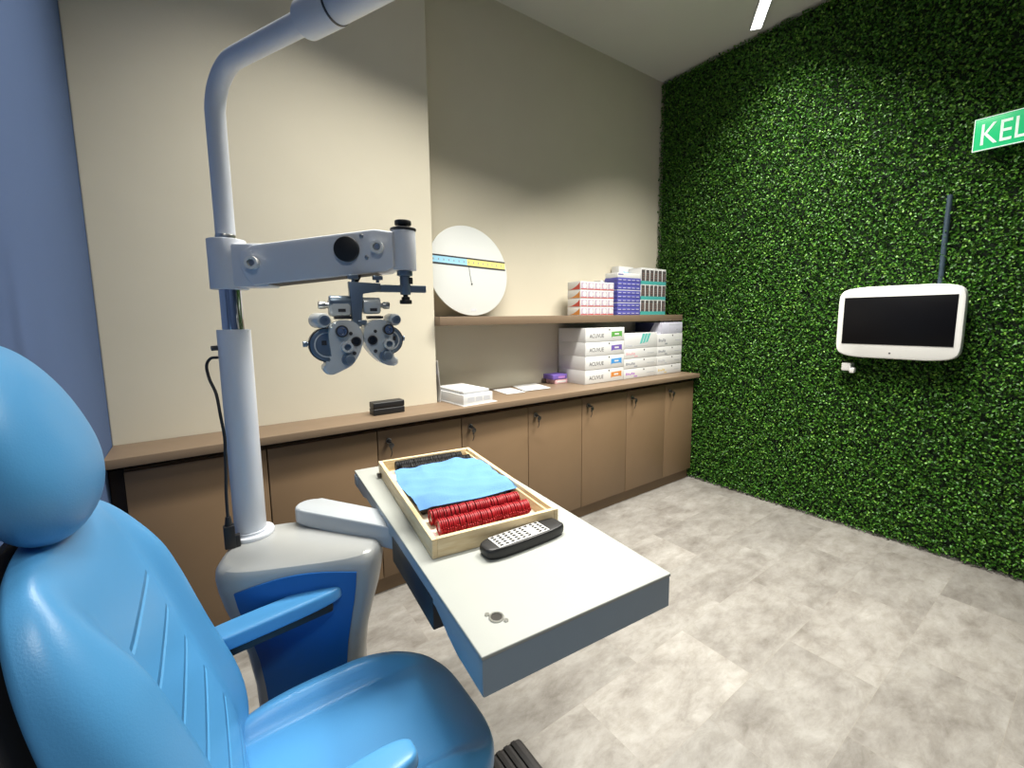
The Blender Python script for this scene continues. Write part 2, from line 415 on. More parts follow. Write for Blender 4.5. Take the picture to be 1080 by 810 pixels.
# worktop: runs in front of the pier, then back into the recess
poly = [(BX + .002, F), (3.148, F), (3.148, D - .002), (PX + .002, D - .002), (PX + .002, PY - .002), (BX + .002, PY - .002)]
o = obj('worktop', MB().prism(poly, lambda p: (p[0], p[1], .8195), lambda p: (p[0], p[1], K), .0015), M['counter'])
tag(o, 'long light brown laminate worktop on top of the cabinets', 'worktop')
o = obj('wall_shelf', MB().box(PX + .002, 3.148, 2.055, D - .002, 1.2595, 1.3065, .0015), M['counter'])
tag(o, 'brown wall shelf holding lens boxes and the round board', 'shelf')

# ------------------------------------------------------------------ lights in the ceiling
def strip(p0, p1, power, label, spread=118, width=.06):
    p0, p1 = Vector((*p0, H)), Vector((*p1, H)); d = p1 - p0; L = d.length; ang = math.atan2(d.y, d.x); c = (p0 + p1) / 2
    root = empty('strip_light', (c.x, c.y, H - .03), label, 'ceiling light', 'diagonal ceiling strip lights')
    mt = Matrix.Translation((c.x, c.y, 0)) @ Matrix.Rotation(ang, 4, 'Z')
    h = MB()
    h.box(-L / 2 - .006, L / 2 + .006, -width / 2 - .005, -width / 2, H - .03, H - .0005)
    h.box(-L / 2 - .006, L / 2 + .006, width / 2, width / 2 + .005, H - .03, H - .0005)
    h.box(-L / 2 - .006, -L / 2, -width / 2, width / 2, H - .03, H - .0005); h.box(L / 2, L / 2 + .006, -width / 2, width / 2, H - .03, H - .0005)
    h.box(-L / 2, L / 2, -width / 2, width / 2, H - .006, H - .0005)
    obj('housing', h.xf(mt), M['white_paint'], root, False)
    obj('diffuser', MB().box(-L / 2 + .001, L / 2 - .001, -width / 2 + .001, width / 2 - .001, H - .029, H - .008, .002).xf(mt), M['led'], root, False)
    li = bpy.data.lights.new('strip_lamp', 'AREA'); li.shape = 'RECTANGLE'; li.size = L - .5; li.size_y = width; li.energy = power
    li.color = (1.0, .965, .885); li.spread = R(spread)
    lo = bpy.data.objects.new('strip_lamp', li); COL.objects.link(lo); lo.parent = root; lo.location = (0, 0, -.004); lo.rotation_euler = (0, 0, ang)
strip((3.05, 1.545), (1.35, .30), 84, 'diagonal ceiling strip light whose end nears the leaf wall', 106)
strip((2.15, 1.12), (-.10, 1.41), 52, 'second ceiling strip light, between column and cabinets', 100)
strip((.2, -.5), (-1.1, -1.3), 26, 'third ceiling strip light over the near corner', 120)

# ------------------------------------------------------------------ exit sign, monitor, conduit, plug on the leaf wall
sx = 3.115
ex = empty('exit_sign', (sx, .325, 2.069), 'lit green exit sign with white capital letters high on leaf wall', 'exit sign')
obj('sign_panel', MB().box(sx - .006, sx, .145, .503, 2.069, 2.21, .001), M['exit_green'], ex)
b = MB(); t = .003
b.box(sx - .008, sx + .002, .142, .145, 2.066, 2.213); b.box(sx - .008, sx + .002, .503, .506, 2.066, 2.213)
b.box(sx - .008, sx + .002, .145, .503, 2.066, 2.069); b.box(sx - .008, sx + .002, .145, .503, 2.21, 2.213)
obj('edge_rim', b, M['exit_white'], ex)
obj('bracket', MB().box(sx, G + .03, .20, .24, 2.10, 2.18, .003), M['white_paint'], ex); obj('bracket', MB().box(sx, G + .03, .42, .46, 2.10, 2.18, .003), M['white_paint'], ex)
text('lettering', 'KELUAR', .138, M['exit_white'], ex, face_x(sx - .0065, .487, 2.090), .0006, squash=.68)

mx = 3.065
mo = empty('wall_monitor', (mx + .04, .724, 1.06), 'white framed flat monitor with black screen mounted on leaf wall', 'monitor')
def mon_outline(n=64, bow=.014):
    pts = []
    W, Hh = .2645, .188
    for i in range(n):
        a, b_ = superel(W, Hh, 9, 2 * math.pi * (i + .5) / n)
        b_ += (bow if b_ > 0 else -bow) * (1 - (a / W) ** 2) * (abs(b_) / Hh)
        pts.append((a, b_))
    return pts
def bodyring(sc, x): return [Vector((x, .724 - a * sc, 1.249 + b_ * sc)) for a, b_ in mon_outline()]
obj('casing', MB().rings([bodyring(.80, mx + .075), bodyring(.93, mx + .06), bodyring(1.0, mx + .038), bodyring(1.0, mx + .012), bodyring(.985, mx + .002), bodyring(.96, mx)]), M['white_plastic'], mo)
obj('screen', MB().box(mx - .0025, mx + .001, .488, .958, 1.128, 1.390, .001), M['screen'], mo)
obj('sensor_window', MB().cyl((mx - .001, .735, 1.082), (mx + .004, .735, 1.082), .0045, n=14), M['ink'], mo)
obj('wall_bracket', MB().box(mx + .06, G + .03, .62, .83, 1.17, 1.33, .004), M['black'], mo)
b = MB()
for k in range(7): b.box(mx - .0012, mx + .001, .905 + k * .0055, .905 + k * .0055 + .0038, 1.3975, 1.4015)
obj('logo_print', b, M['ink_pale'], mo, False)
cp = bez([(3.147, .575, 1.43), (3.146, .575, 1.60), (3.146, .574, 1.75), (3.146, .572, 1.89)], 6)
tag(obj('cable_conduit', MB().tube(cp, [.012 + .0005 * math.sin(i * 1.7) for i in range(len(cp))], n=12), M['cable_blue']), 'dark blue vertical conduit running up leaf wall above the monitor', 'conduit')
pg = empty('power_plug', (3.13, .935, .955), 'small white power plug on leaf wall below the monitor', 'plug')
obj('plug_body', MB().box(3.095, 3.18, .915, .960, .965, 1.012, .006), M['white_plastic'], pg)
obj('adapter', MB().box(3.090, 3.13, .895, .918, .955, .985, .004)  , M['white_plastic'], pg)

# ------------------------------------------------------------------ things on the shelf
SZ = 1.3066
# round tangent board leaning against the wall
rb_c = Vector((1.312, 2.247, 1.570)); tilt = R(-9)
RB = Matrix.Translation(rb_c) @ Matrix.Rotation(tilt, 4, 'X') @ Matrix.Rotation(R(90), 4, 'X')   # local x right, y up, z towards viewer
rb = empty('round_test_board', (1.312, 2.20, SZ), 'large round white test board leaning on the shelf beside the pier', 'test board')
obj('disc', MB().cyl((0, 0, -.006), (0, 0, .006), .262, n=96, bev=.002).xf(RB), M['disc'], rb)
BR = RB @ Matrix.Translation((0, .047, .0063)) @ Matrix.Rotation(R(-2.2), 4, 'Z')
def slab(x0, x1, y0, y1, h=.0012): return MB().box(x0, x1, y0, y1, 0, h).xf(BR)
obj('blue_band', slab(-.252, -.012, -.018, .018), M['paleblue'], rb)
obj('yellow_band', slab(-.012, .252, -.018, .018), M['yellow'], rb)
obj('black_rule', slab(-.252, .252, .018, .027, .0015), M['ink'], rb); obj('black_rule', slab(-.252, .252, -.027, -.018, .0015), M['ink'], rb)
for k in range(-7, 8): obj('scale_mark', MB().box(k * .032 - .004, k * .032 + .002, -.005, .005, .0011, .0017).xf(BR), M['ink_grey'], rb, False)
obj('plumb_cord', MB().tube([RB @ Vector(p) for p in ((-.004, .024, .010), (-.002, -.02, .009), (.004, -.075, .009))], .0011, n=8), M['ink'], rb)
obj('plumb_bead', MB().ball(RB @ Vector((.004, -.079, .0095)), .0045), M['ink'], rb)
obj('maker_print', MB().box(-.018, .018, -.236, -.222, .006, .0066).xf(RB), M['ink_pale'], rb)

# white lens boxes with round pictures: 5 columns x 4 rows, fronts facing the room
def small_white(side):
    w, dp, h = .0635, .125, .0555
    r = empty('lens_box', (0, 0, 0))
    obj('carton', MB().box(-w / 2, w / 2, 0, dp, 0, h, .0015), M['board'], r)
    obj('picture', MB().box(-w / 2 + .006, w / 2 - .006, -.0006, .001, .009, h - .007), M['mauve'], r)
    obj('lens_picture', MB().cyl((.004, -.0012, h * .52), (.004, .001, h * .52), .017, n=20), M['board'], r)
    obj('base_stripe', MB().box(-w / 2 + .002, w / 2 - .002, -.0007, .001, .003, .0085), M['redprint'], r)
    if side:
        sw = [(0.004, .004), (.118, .004), (.118, h - .006)] + [(.118 - .112 * (k / 8), .004 + (h - .012) * (1 - k / 8) ** 2) for k in range(1, 8)]
        obj('side_print', MB().prism(sw, lambda p: (-w / 2 - .0007, dp - p[0], p[1]), lambda p: (-w / 2 + .001, dp - p[0], p[1])), M['orange' if side == 1 else 'redprint'], r, False)
    return r
protoA = small_white(0); protoB = small_white(1); protoC = small_white(2)
def setw(o, loc, label): o.location = loc; WP[o.name] = Vector(loc); o['label'] = label; o['category'] = 'lens box'; o['group'] = 'white lens boxes with red print on the shelf'
rown = ['bottom', 'second', 'third', 'top']; coln = ['leftmost', 'second', 'middle', 'fourth', 'rightmost']
usedA = usedB = usedC = False
for j in range(4):
    for i in range(5):
        loc = (2.102 + i * .0645, 2.105, SZ + j * .0560)
        lab = '%s column, %s row of white lens boxes with red print on shelf' % (coln[i], rown[j])
        if i == 0 and j in (0, 2): pr, fl_ = (protoB, usedB); usedB = True
        elif i == 0: pr, fl_ = (protoC, usedC); usedC = True
        else: pr, fl_ = (protoA, usedA); usedA = True
        setw(pr if not fl_ else copy_tree(pr, loc), loc, lab)
# purple flat boxes: three tiers of three
def flat_purple():
    r = empty('lens_box', (0, 0, 0)); w, dp, h = .252, .12, .0275
    obj('carton', MB().box(-w / 2, w / 2, 0, dp, 0, h, .0012), M['violet'], r)
    b = MB()
    for k in range(5): b.box(-w / 2 + .010 + k * .049, -w / 2 + .040 + k * .049, -.0006, .001, .011, .0155)
    obj('print', b, M['lilac'], r, False)
    return r
pp = flat_purple()
for j in range(9):
    z = SZ + j * .0280 + (j // 3) * .006
    r = pp if j == 0 else copy_tree(pp, (0, 0, 0))
    r.location = (2.556, 2.105, z); r['category'] = 'lens box'; r['group'] = 'flat purple lens boxes on the shelf'
    r['label'] = 'flat purple lens box, %s of its tier in the %s of three tiers' % (['lowest', 'middle', 'topmost'][j % 3], ['bottom', 'middle', 'top'][j // 3])
    if j % 3 == 2 and j < 8:
        q = obj('card_sheet', MB().box(2.431, 2.681, 2.106, 2.224, z + .0281, z + .0336, .0006), M['board'])
        tag(q, 'white card sheet between the %s tiers of purple boxes' % ('lower two' if j == 2 else 'upper two'), 'card', 'card sheets in the purple stack')
hz = SZ + 8 * .028 + 2 * .006 + .0282
hd = empty('white_carton', (2.556, 2.165, hz), 'low white carton with blue lettering on top of purple boxes', 'carton')
obj('carton', MB().box(2.431, 2.681, 2.107, 2.222, hz, hz + .034, .001), M['board'], hd)
b = MB()
for k in range(6): b.box(2.440 + k * .009, 2.447 + k * .009, 2.1064, 2.108, hz + .018, hz + .027)
obj('name_print', b, M['violet'], hd, False)
cb = empty('white_carton', (2.66, 2.26, SZ), 'white carton with pale blue swirl standing behind purple boxes', 'carton')
obj('carton', MB().box(2.585, 2.745, 2.228, 2.30, SZ, SZ + .362, .001), M['board'], cb)
sw = [(2.668 + .042 * math.cos(t), SZ + .330 + .018 * math.sin(t)) for t in [R(200 + 16 * k) for k in range(14)]] + [(2.668 + .030 * math.cos(t), SZ + .334 + .013 * math.sin(t)) for t in [R(408 - 16 * k) for k in range(14)]]
obj('swirl_print', MB().prism(sw, lambda p: (p[0], 2.2272, p[1]), lambda p: (p[0], 2.229, p[1])), M['paleblue'], cb, False)
cb = empty('white_carton', (2.47, 2.265, SZ), 'plain white carton standing behind the red printed lens boxes', 'carton')
obj('carton', MB().box(2.40, 2.578, 2.234, 2.30, SZ, SZ + .252, .001), M['board'], cb)
b = MB()
for k in range(5): b.box(2.42 + k * .014, 2.431 + k * .014, 2.2334, 2.235, SZ + .228, SZ + .238)
obj('name_print', b, M['violet'], cb, False)
# teal based boxes: six columns x three rows
def teal_box():
    r = empty('lens_box', (0, 0, 0)); w, dp, h = .0492, .12, .1115
    obj('carton', MB().box(-w / 2, w / 2, 0, dp, 0, h, .0012), M['board'], r)
    obj('base_band', MB().box(-w / 2 - .0004, w / 2 + .0004, -.0006, dp, .001, .026), M['tealbox'], r)
    obj('dark_panel', MB().box(-w / 2 + .0045, w / 2 - .0045, -.0006, .001, .026, h - .004), M['darkgrey'], r)
    b = MB()
    for k in range(3): b.box(-.010, .012, -.0010, .001, .046 + k * .016, .052 + k * .016)
    obj('print', b, M['umber'], r, False)
    return r
tb = teal_box(); colt = ['leftmost', 'second', 'third', 'fourth', 'fifth', 'rightmost']
for j in range(3):
    for i in range(6):
        loc = (2.7115 + i * .0500, 2.105, SZ + j * .1120)
        r = tb if (i == 0 and j == 0) else copy_tree(tb, loc)
        r.location = loc; r['category'] = 'lens box'; r['group'] = 'dark lens boxes with teal base on the shelf'
        r['label'] = '%s column, %s row of dark lens boxes with teal base' % (colt[i], ['bottom', 'middle', 'top'][j])
tag(obj('card_sheet', MB().box(2.688, 2.985, 2.107, 2.222, SZ + .3358, SZ + .3458, .0006), M['board']), 'white card sheet lying on top of the teal based boxes', 'card')

# ------------------------------------------------------------------ things on the worktop
CZ = K + .0003
def drawer_box(x0, x1, y0, y1, z0, z1, label, brand=None, patch=None, marks=None, group='white trial lens boxes stacked on the worktop'):
    r = empty('trial_lens_box', ((x0 + x1) / 2, (y0 + y1) / 2, z0), label, 'lens box', group)
    h = z1 - z0; w = x1 - x0
    obj('carton', MB().box(x0, x1, y0 + .003, y1, z0, z1, .0015), M['board'], r)
    obj('front_flap', MB().box(x0 + .001, x1 - .001, y0, y0 + .004, z0 + .002, z1 - .0015, .001), M['board'], r)
    hx = x0 + w * (.60 if brand else .60)
    obj('finger_hole', MB().cyl((hx, y0 - .0006, z1 - .014), (hx, y0 + .001, z1 - .014), .0062, n=16), M['ink'], r)
    if brand:
        text('lettering', brand, h * .40, M['ink'], r, face_y(x0 + w * .10, y0 - .0003, z0 + h * .30), .0003, squash=.95)
        px_, pw = x0 + w * .655, w * .28
        pz = z0 + h * .26
        pl = [(px_, pz), (px_ + pw, pz + h * .02), (px_ + pw, pz + h * .46), (px_, pz + h * .44)]
        b = MB().prism([(px_, pz), (px_ + pw * .1, pz + h * .08), (px_ + pw * .88, pz + h * .10), (px_ + pw, pz + h * .02), (px_ + pw, pz + h * .47), (px_, pz + h * .43)], lambda p: (p[0], y0 - .0006, p[1]), lambda p: (p[0], y0 + .001, p[1]))
        obj('colour_label', b, M[patch], r, False)
        obj('label_print', MB().box(px_ + pw * .3, px_ + pw * .7, y0 - .0009, y0 - .0003, pz + h * .2, pz + h * .32), M['board'], r, False)
    if marks:
        m1, wide = marks
        b = MB()
        for k in range(5): b.box(x0 + w * (.06 + .055 * k), x0 + w * (.10 + .055 * k), y0 - .0006, y0 + .001, z0 + h * (.36 + .03 * (k % 2)), z0 + h * (.62 - .05 * (k % 3)))
        obj('name_print', b, M[m1], r, False)
        obj('side_print', MB().box(x0 + w * .70, x0 + w * .92, y0 - .0006, y0 + .001, z0 + h * .42, z0 + h * .50), M['ink_pale'], r, False)
        if wide: obj('small_print', MB().box(x0 + w * .30, x0 + w * .40, y0 - .0006, y0 + .001, z0 + h * .14, z0 + h * .26), M[m1], r, False)
    return r
pos = ['bottom', 'second', 'third', 'top']
for k, c in enumerate(['orange', 'blue', 'purple', 'green']):
    z = CZ + k * .0930
    drawer_box(2.052, 2.434, 2.039, 2.298, z, z + .0925, 'white trial lens box with %s label, %s of the left stack' % (c, pos[k]), 'ACUVUE', c)
for k, c in enumerate(['magenta', 'ink_grey', 'pink']):
    z = CZ + k * .0722
    drawer_box(2.438, 2.808, 2.041, 2.29, z, z + .0718, 'thin white lens box with %s print, %s of the middle stack' % (['pale purple', 'grey', 'pinkish red'][k], pos[k]), marks=(c, True))
z = CZ + 3 * .0722
r = empty('white_carton', (2.62, 2.16, z), 'white carton with teal brush strokes, topmost of the middle stack', 'carton')
obj('carton', MB().box(2.438, 2.806, 2.041, 2.29, z, z + .108, .0015), M['board'], r)
for q in range(3):
    xx = 2.62 + q * .033
    obj('teal_stroke', MB().prism([(xx - .012, z + .030 + .004 * q), (xx + .012, z + .034 + .004 * q), (xx + .046, z + .104), (xx + .018, z + .104)], lambda p: (p[0], 2.0402, p[1]), lambda p: (p[0], 2.043, p[1])), M['teal'], r, False)
b = MB()
for q in range(4): b.box(2.455 + q * .018, 2.469 + q * .018, 2.0402, 2.043, z + .014, z + .026)
b.box(2.545, 2.70, 2.0402, 2.043, z + .017, z + .021)
obj('name_print', b, M['ink_pale'], r, False)
for k, c in enumerate(['ochre', 'ink_pale', 'ink_grey']):
    z = CZ + k * .0718
    drawer_box(2.812, 3.128, 2.041, 2.29, z, z + .0714, 'thin white lens box with %s print, %s of the right stack' % (['ochre', 'pale grey', 'dark grey'][k], pos[k]), marks=(c, True))
z = CZ + 3 * .0718
drawer_box(2.810, 3.132, 2.041, 2.29, z, z + .0950, 'white lens box with grey print, fourth of the right stack', marks=('ink_grey', True))
z += .0954
r = empty('white_carton', (3.0, 2.17, z), 'pale lilac carton with dark patterned side, topmost of the right stack', 'carton')
obj('carton', MB().box(2.868, 3.130, 2.043, 2.295, z, z + .086, .0015), M['lilac'], r)
obj('side_pattern', MB().prism([(2.29, z + .002), (2.16, z + .002), (2.11, z + .084), (2.29, z + .084)], lambda p: (2.8674, p[0], p[1]), lambda p: (2.870, p[0], p[1])), M['navy'], r, False)
obj('finger_hole', MB().cyl((3.06, 2.0422, z + .030), (3.06, 2.044, z + .030), .004, n=14), M['ink_grey'], r)
b = MB(); b.box(2.965, 3.11, 2.0424, 2.044, z + .066, z + .0675); b.box(2.963, 2.9645, 2.0424, 2.044, z + .002, z + .084)
obj('fold_line', b, M['ink_pale'], r, False)

# small purple and pink boxes by the stack
tag(obj('small_carton', MB().box(1.925, 2.035, 2.19, 2.285, CZ, CZ + .030, .002).box(1.94, 2.02, 2.1894, 2.19, CZ + .008, CZ + .02, mi=1), [M['pink'], M['board']]), 'small pink and white carton beneath a purple one on worktop', 'carton')
tag(obj('small_carton', MB().box(1.905, 2.03, 2.187, 2.29, CZ + .0304, CZ + .062, .002).box(1.95, 2.01, 2.1864, 2.187, CZ + .036, CZ + .052, mi=1), [M['purple'], M['magenta']]), 'small purple carton on a pink one beside the lens box stack', 'carton')
# loose sheets
def sheet(pts, z, m, label, h=.0012):
    o = obj('paper_sheet', MB().prism(pts, lambda p: (p[0], p[1], z), lambda p: (p[0], p[1], z + h)), m, None, False)
    tag(o, label, 'paper', 'loose papers on the worktop'); return o
sheet([(1.50, 2.20), (1.53, 2.285), (1.66, 2.280), (1.63, 2.195)], CZ, M['laminate'], 'dark brown card lying under the white sheets on worktop')
o = sheet([(1.445, 2.068), (1.468, 2.262), (1.600, 2.255), (1.575, 2.060)], CZ + .0014, M['paper'], 'smaller white paper sheet nearest the open white carton')
b = MB()
for k in range(6): b.box(1.475, 1.565, 2.09 + k * .024, 2.094 + k * .024, CZ + .0026, CZ + .0029)
obj('print', b, M['ink_pale'], o, False)
o = sheet([(1.588, 2.082), (1.640, 2.292), (1.836, 2.285), (1.786, 2.072)], CZ + .0030, M['paper'], 'larger white paper sheet nearest the purple carton')
b = MB()
for k in range(6): b.box(1.63, 1.78, 2.10 + k * .026, 2.104 + k * .026, CZ + .0042, CZ + .0045)
obj('print', b, M['ink_pale'], o, False)
# open white carton with papers on it
r = empty('paper_carton', (1.17, 2.07, CZ), 'open white carton with printed leaflets on top at worktop edge', 'carton')
WBm = Matrix.Translation((1.165, 2.065, CZ)) @ Matrix.Rotation(R(4), 4, 'Z')
obj('base_sheet', MB().box(-.106, .110, -.142, .17, 0, .003).xf(WBm), M['paper'], r)
obj('carton', MB().box(-.098, .088, -.130, .15, .003, .056, .002).xf(WBm), M['board'], r)
obj('lid', MB().box(-.088, .075, -.115, .15, .0585, .072, .0015).xf(WBm), M['paper'], r)
obj('dark_gap', MB().box(-.090, .080, -.122, .14, .056, .0585).xf(WBm), M['ink_grey'], r)
b = MB()
for k in range(4): b.box(-.06, .05, -.08 + k * .045, -.07 + k * .045, .072, .0723)
obj('print', b.xf(WBm), M['ink_pale'], r, False)
b = MB()
for k in range(3): b.box(-.07 + k * .05, -.03 + k * .05, -.1308, -.129, .018, .040)
obj('front_print', b.xf(WBm), M['ink_pale'], r, False)
# leaflet standing against the pier
lp = [(1.030, CZ + .001), (1.035, CZ + .06), (1.028, CZ + .13), (1.021, CZ + .225)]
lp = [(v.x, v.y) for v in bez([(a, b_, 0) for a, b_ in lp], 5)]
b = MB(); b.rings([[Vector((x, 2.10, z)), Vector((x + .0015, 2.10, z)), Vector((x + .0015 + .004, 2.19, z)), Vector((x + .004, 2.19, z))] for x, z in lp])
o = obj('leaflet', b, M['paper']); tag(o, 'tall white leaflet standing on the worktop against the pier edge', 'leaflet')
obj('print', MB().box(1.0245, 1.0285, 2.115, 2.16, CZ + .15, CZ + .205), M['lilac'], o, False)
# black case
r = empty('black_case', (.712, 2.02, CZ), 'small black case on the worktop in front of the pier', 'case')
Bm = Matrix.Translation((.7125, 2.022, CZ)) @ Matrix.Rotation(R(1), 4, 'Z')
obj('case_body', MB().box(-.076, .076, -.031, .031, 0, .030, .004, 3).xf(Bm), M['black'], r)
obj('case_lid', MB().box(-.076, .076, -.031, .031, .0308, .060, .005, 3).xf(Bm), M['black'], r)

# ------------------------------------------------------------------ instrument unit: stand, column, arm, table
UX, UY = .073, 1.248
unit = empty('ophthalmic_unit', (UX, UY, 0), 'white instrument stand with column, overhead arm, blue panel and swing table', 'instrument stand')
BC = Vector((.182, 1.135, 0)); BA = R(-22)
BM = Matrix.Translation(BC) @ Matrix.Rotation(BA, 4, 'Z')
LV = [(0, .20, .17), (.03, .20, .17), (.045, .19, .16), (.09, .150, .12), (.20, .128, .095), (.32, .120, .088), (.44, .124, .089), (.53, .136, .095), (.60, .154, .105), (.655, .170, .114), (.70, .179, .120), (.728, .182, .122), (.745, .180, .121), (.755, .174, .116), (.760, .162, .104)]
def stand_ab(z):
    for (z0, a0, b0), (z1, a1, b1) in zip(LV, LV[1:]):
        if z0 <= z <= z1:
            t = (z - z0) / (z1 - z0); return a0 + (a1 - a0) * t, b0 + (b1 - b0) * t
    return LV[-1][1:]
rg = [[Vector((*superel(a, b_, 4.2, 2 * math.pi * k / 64), z)) for k in range(64)] for z, a, b_ in LV]
obj('stand_body', MB().rings(rg).xf(BM), M['grey_shell'], unit)
# blue front panel following the waist
rows = []
for i in range(17):
    t = i / 16; row = []
    for k in range(17):
        u = -1 + 2 * k / 16
        ztop = .716 + .022 * (1 - u * u) + .006 * u; zb = .13
        z = zb + (ztop - zb) * t
        a, b_ = stand_ab(z); x = u * a * .70
        row.append((x, -b_ * (1 - abs(x / a) ** 4.2) ** (1 / 4.2), z))
    rows.append(row)
b = MB(); FV = [[b.bm.verts.new((x, y - .005, z)) for x, y, z in r_] for r_ in rows]; KV = [[b.bm.verts.new((x, y + .003, z)) for x, y, z in r_] for r_ in rows]
for i in range(16):
    for k in range(16):
        b.bm.faces.new((FV[i][k], FV[i][k + 1], FV[i + 1][k + 1], FV[i + 1][k])); b.bm.faces.new((KV[i][k], KV[i + 1][k], KV[i + 1][k + 1], KV[i][k + 1]))
loop = [(0, k) for k in range(17)] + [(i, 16) for i in range(1, 17)] + [(16, k) for k in range(15, -1, -1)] + [(i, 0) for i in range(15, 0, -1)]
for (i, k), (i2, k2) in zip(loop, loop[1:] + loop[:1]): b.bm.faces.new((FV[i][k], KV[i][k], KV[i2][k2], FV[i2][k2]))
obj('front_panel', b.xf(BM), M['panel_blue'], unit)['label'] = 'deep blue front panel'
# column
obj('base_collar', MB().cyl((UX, UY, .758), (UX, UY, .770), .053, n=40, bev=.004).cyl((UX, UY, .768), (UX, UY, .776), .040, n=40), M['white_paint'], unit)
obj('outer_column', MB().cyl((UX, UY, .765), (UX, UY, 1.278), .0355, n=40, bev=.002), M['white_paint'], unit)
obj('inner_column', MB().cyl((UX, UY, 1.27), (UX, UY, 1.40), .0235, n=36), M['chrome'], unit)
obj('clamp_screw', MB().cyl((UX - .033, UY, 1.235), (UX - .048, UY - .004, 1.235), .006, n=14, bev=.001), M['darksteel'], unit)
# arm frame: local x along the arm, y away from viewer, z up
ang = math.atan2(1.022 - UY, .418 - UX)
AL = math.hypot(.418 - UX, 1.022 - UY)
AM = Matrix.Translation((UX, UY, 0)) @ Matrix.Rotation(ang, 4, 'Z')
hz0, hz1 = 1.372, 1.487
hb = MB().cyl((0, 0, hz0), (0, 0, hz1), .040, n=40, bev=.002)
hb.box(.0, .105, -.030, .030, hz0 + .004, hz1 - .012, .006)
obj('arm_hub', hb.xf(AM), M['white_paint'], unit)
obj('hub_ring', MB().cyl((0, 0, 1.362), (0, 0, 1.373), .034, n=32, bev=.002), M['darksteel'], unit)
obj('tube_nut', MB().cyl((0, 0, hz1 - .002), (0, 0, hz1 + .012), .0215, n=28, bev=.002).xf(AM), M['steel'], unit)
z0a, z1a = 1.427, 1.459
xa, xb = .058, AL - .030
def arm_poly():
    p = [(.050, z0a + .030), (.044, z0a + .012), (.046, z0a - .012), (.056, z0a - .032), (.072, z0a - .048)]
    p += [(xb - .004, z1a - .050), (xb + .012, z1a - .040), (xb + .012, z1a + .040), (xb - .03, z1a + .046), (.075, z0a + .044)]
    return p
b = MB().prism(arm_poly(), lambda p: (p[0], -.036, p[1]), lambda p: (p[0], .036, p[1]), .007, 2)
ao = obj('instrument_arm', b.xf(AM), M['white_paint'], unit)
obj('arm_underside', MB().prism([(.08, z0a - .0485), (xb - .01, z1a - .0505), (xb - .01, z1a - .047), (.08, z0a - .045)], lambda p: (p[0], -.028, p[1]), lambda p: (p[0], .028, p[1])).xf(AM), M['black_soft'], ao)
for x, z in ((.078, z0a + .002), (AL - .052, z1a + .004)):
    pv = obj('pivot_bolt', MB().annulus((x, -.036, z), (x, -.050, z), .0145, .0085, 28).cyl((x, -.0355, z), (x, -.040, z), .0088, n=20).xf(AM), M['white_plastic'], ao)
    obj('bolt_head', MB().cyl((x, -.040, z), (x, -.045, z), .0062, n=6).xf(AM), M['steel'], pv)
kx, kz = AL - .122, z1a + .000
obj('tension_knob', MB().cyl((kx, -.035, kz), (kx, -.047, kz), .0285, n=40, bev=.003).xf(AM), M['black'], ao)
for dx, dz in ((.034, .030), (.044, -.018)):
    obj('screw', MB().cyl((kx + dx, -.035, kz + dz), (kx + dx, -.040, kz + dz), .0045, n=14, bev=.001).xf(AM), M['steel'], ao)
obj('lock_lever', MB().cyl((kx + .018, -.005, kz - .05), (kx + .002, -.010, kz - .078), .006, .0075, n=14, bev=.001).xf(AM), M['black'], ao)
eh = MB().cyl((AL, 0, z1a - .045), (AL, 0, z1a + .047), .0285, n=36, bev=.002)
eh.box(AL - .055, AL, -.022, .022, z1a - .040, z1a + .043, .004)
obj('end_hub', eh.xf(AM), M['white_paint'], unit)
cp = obj('hub_cap', MB().cyl((AL, 0, z1a + .047), (AL, 0, z1a + .053), .0305, n=36, bev=.002).cyl((AL, 0, z1a + .053), (AL, 0, z1a + .060), .010, n=20).cyl((AL, 0, z1a + .060), (AL, 0, z1a + .071), .0195, n=18, bev=.002).xf(AM), M['black'], unit)
# upper bent tube
TZ = 1.858
ld = Vector((.235, -.50, 0)).normalized()
pts = [Vector((UX, UY, hz1 - .02)), Vector((UX, UY, TZ - .14))]
for k in range(1, 13):
    t = R(90) * k / 12
    pts.append(Vector((UX, UY, TZ - .10)) + Vector((0, 0, .10)) * math.sin(t) + ld * .10 * (1 - math.cos(t)))
pts.append(Vector((UX, UY, TZ)) + ld * .335)
obj('upper_tube', MB().tube(pts, .0205, n=28), M['white_paint'], unit)
e0 = Vector((UX, UY, TZ)) + ld * .325
obj('tube_joint', MB().cyl(e0, e0 + ld * .085, .0325, n=32, bev=.006), M['white_paint'], unit)
obj('lamp_arm', MB().cyl(e0 + ld * .080, e0 + ld * .50, .0305, .026, n=32, bev=.004), M['white_paint'], unit)
obj('joint_ring', MB().cyl(e0 + ld * .084, e0 + ld * .088, .0318, n=32), M['darksteel'], unit)
# swing table arm
p0, p1 = Vector((.215, 1.235)), Vector((.47, .90)); d2 = (p1 - p0).normalized(); n2 = Vector((-d2.y, d2.x)); w0 = .040
st = []
for k in range(13):
    t = R(90 + 180 * k / 12); st.append(p0 + (d2 * math.cos(t) + n2 * math.sin(t)) * w0)
st += [p1 - n2 * w0, p1 + n2 * w0]
obj('table_arm', MB().prism([tuple(p) for p in st], lambda p: (p[0], p[1], .764 - .042 * ((Vector(p) - p0).length > .2)), lambda p: (p[0], p[1], .806 - .020 * ((Vector(p) - p0).length > .2)), .007, 3), M['arm_paint'], unit)
obj('arm_pivot', MB().cyl((p0.x, p0.y, .752), (p0.x, p0.y, .768), .034, n=32, bev=.002), M['grey_shell'], unit)
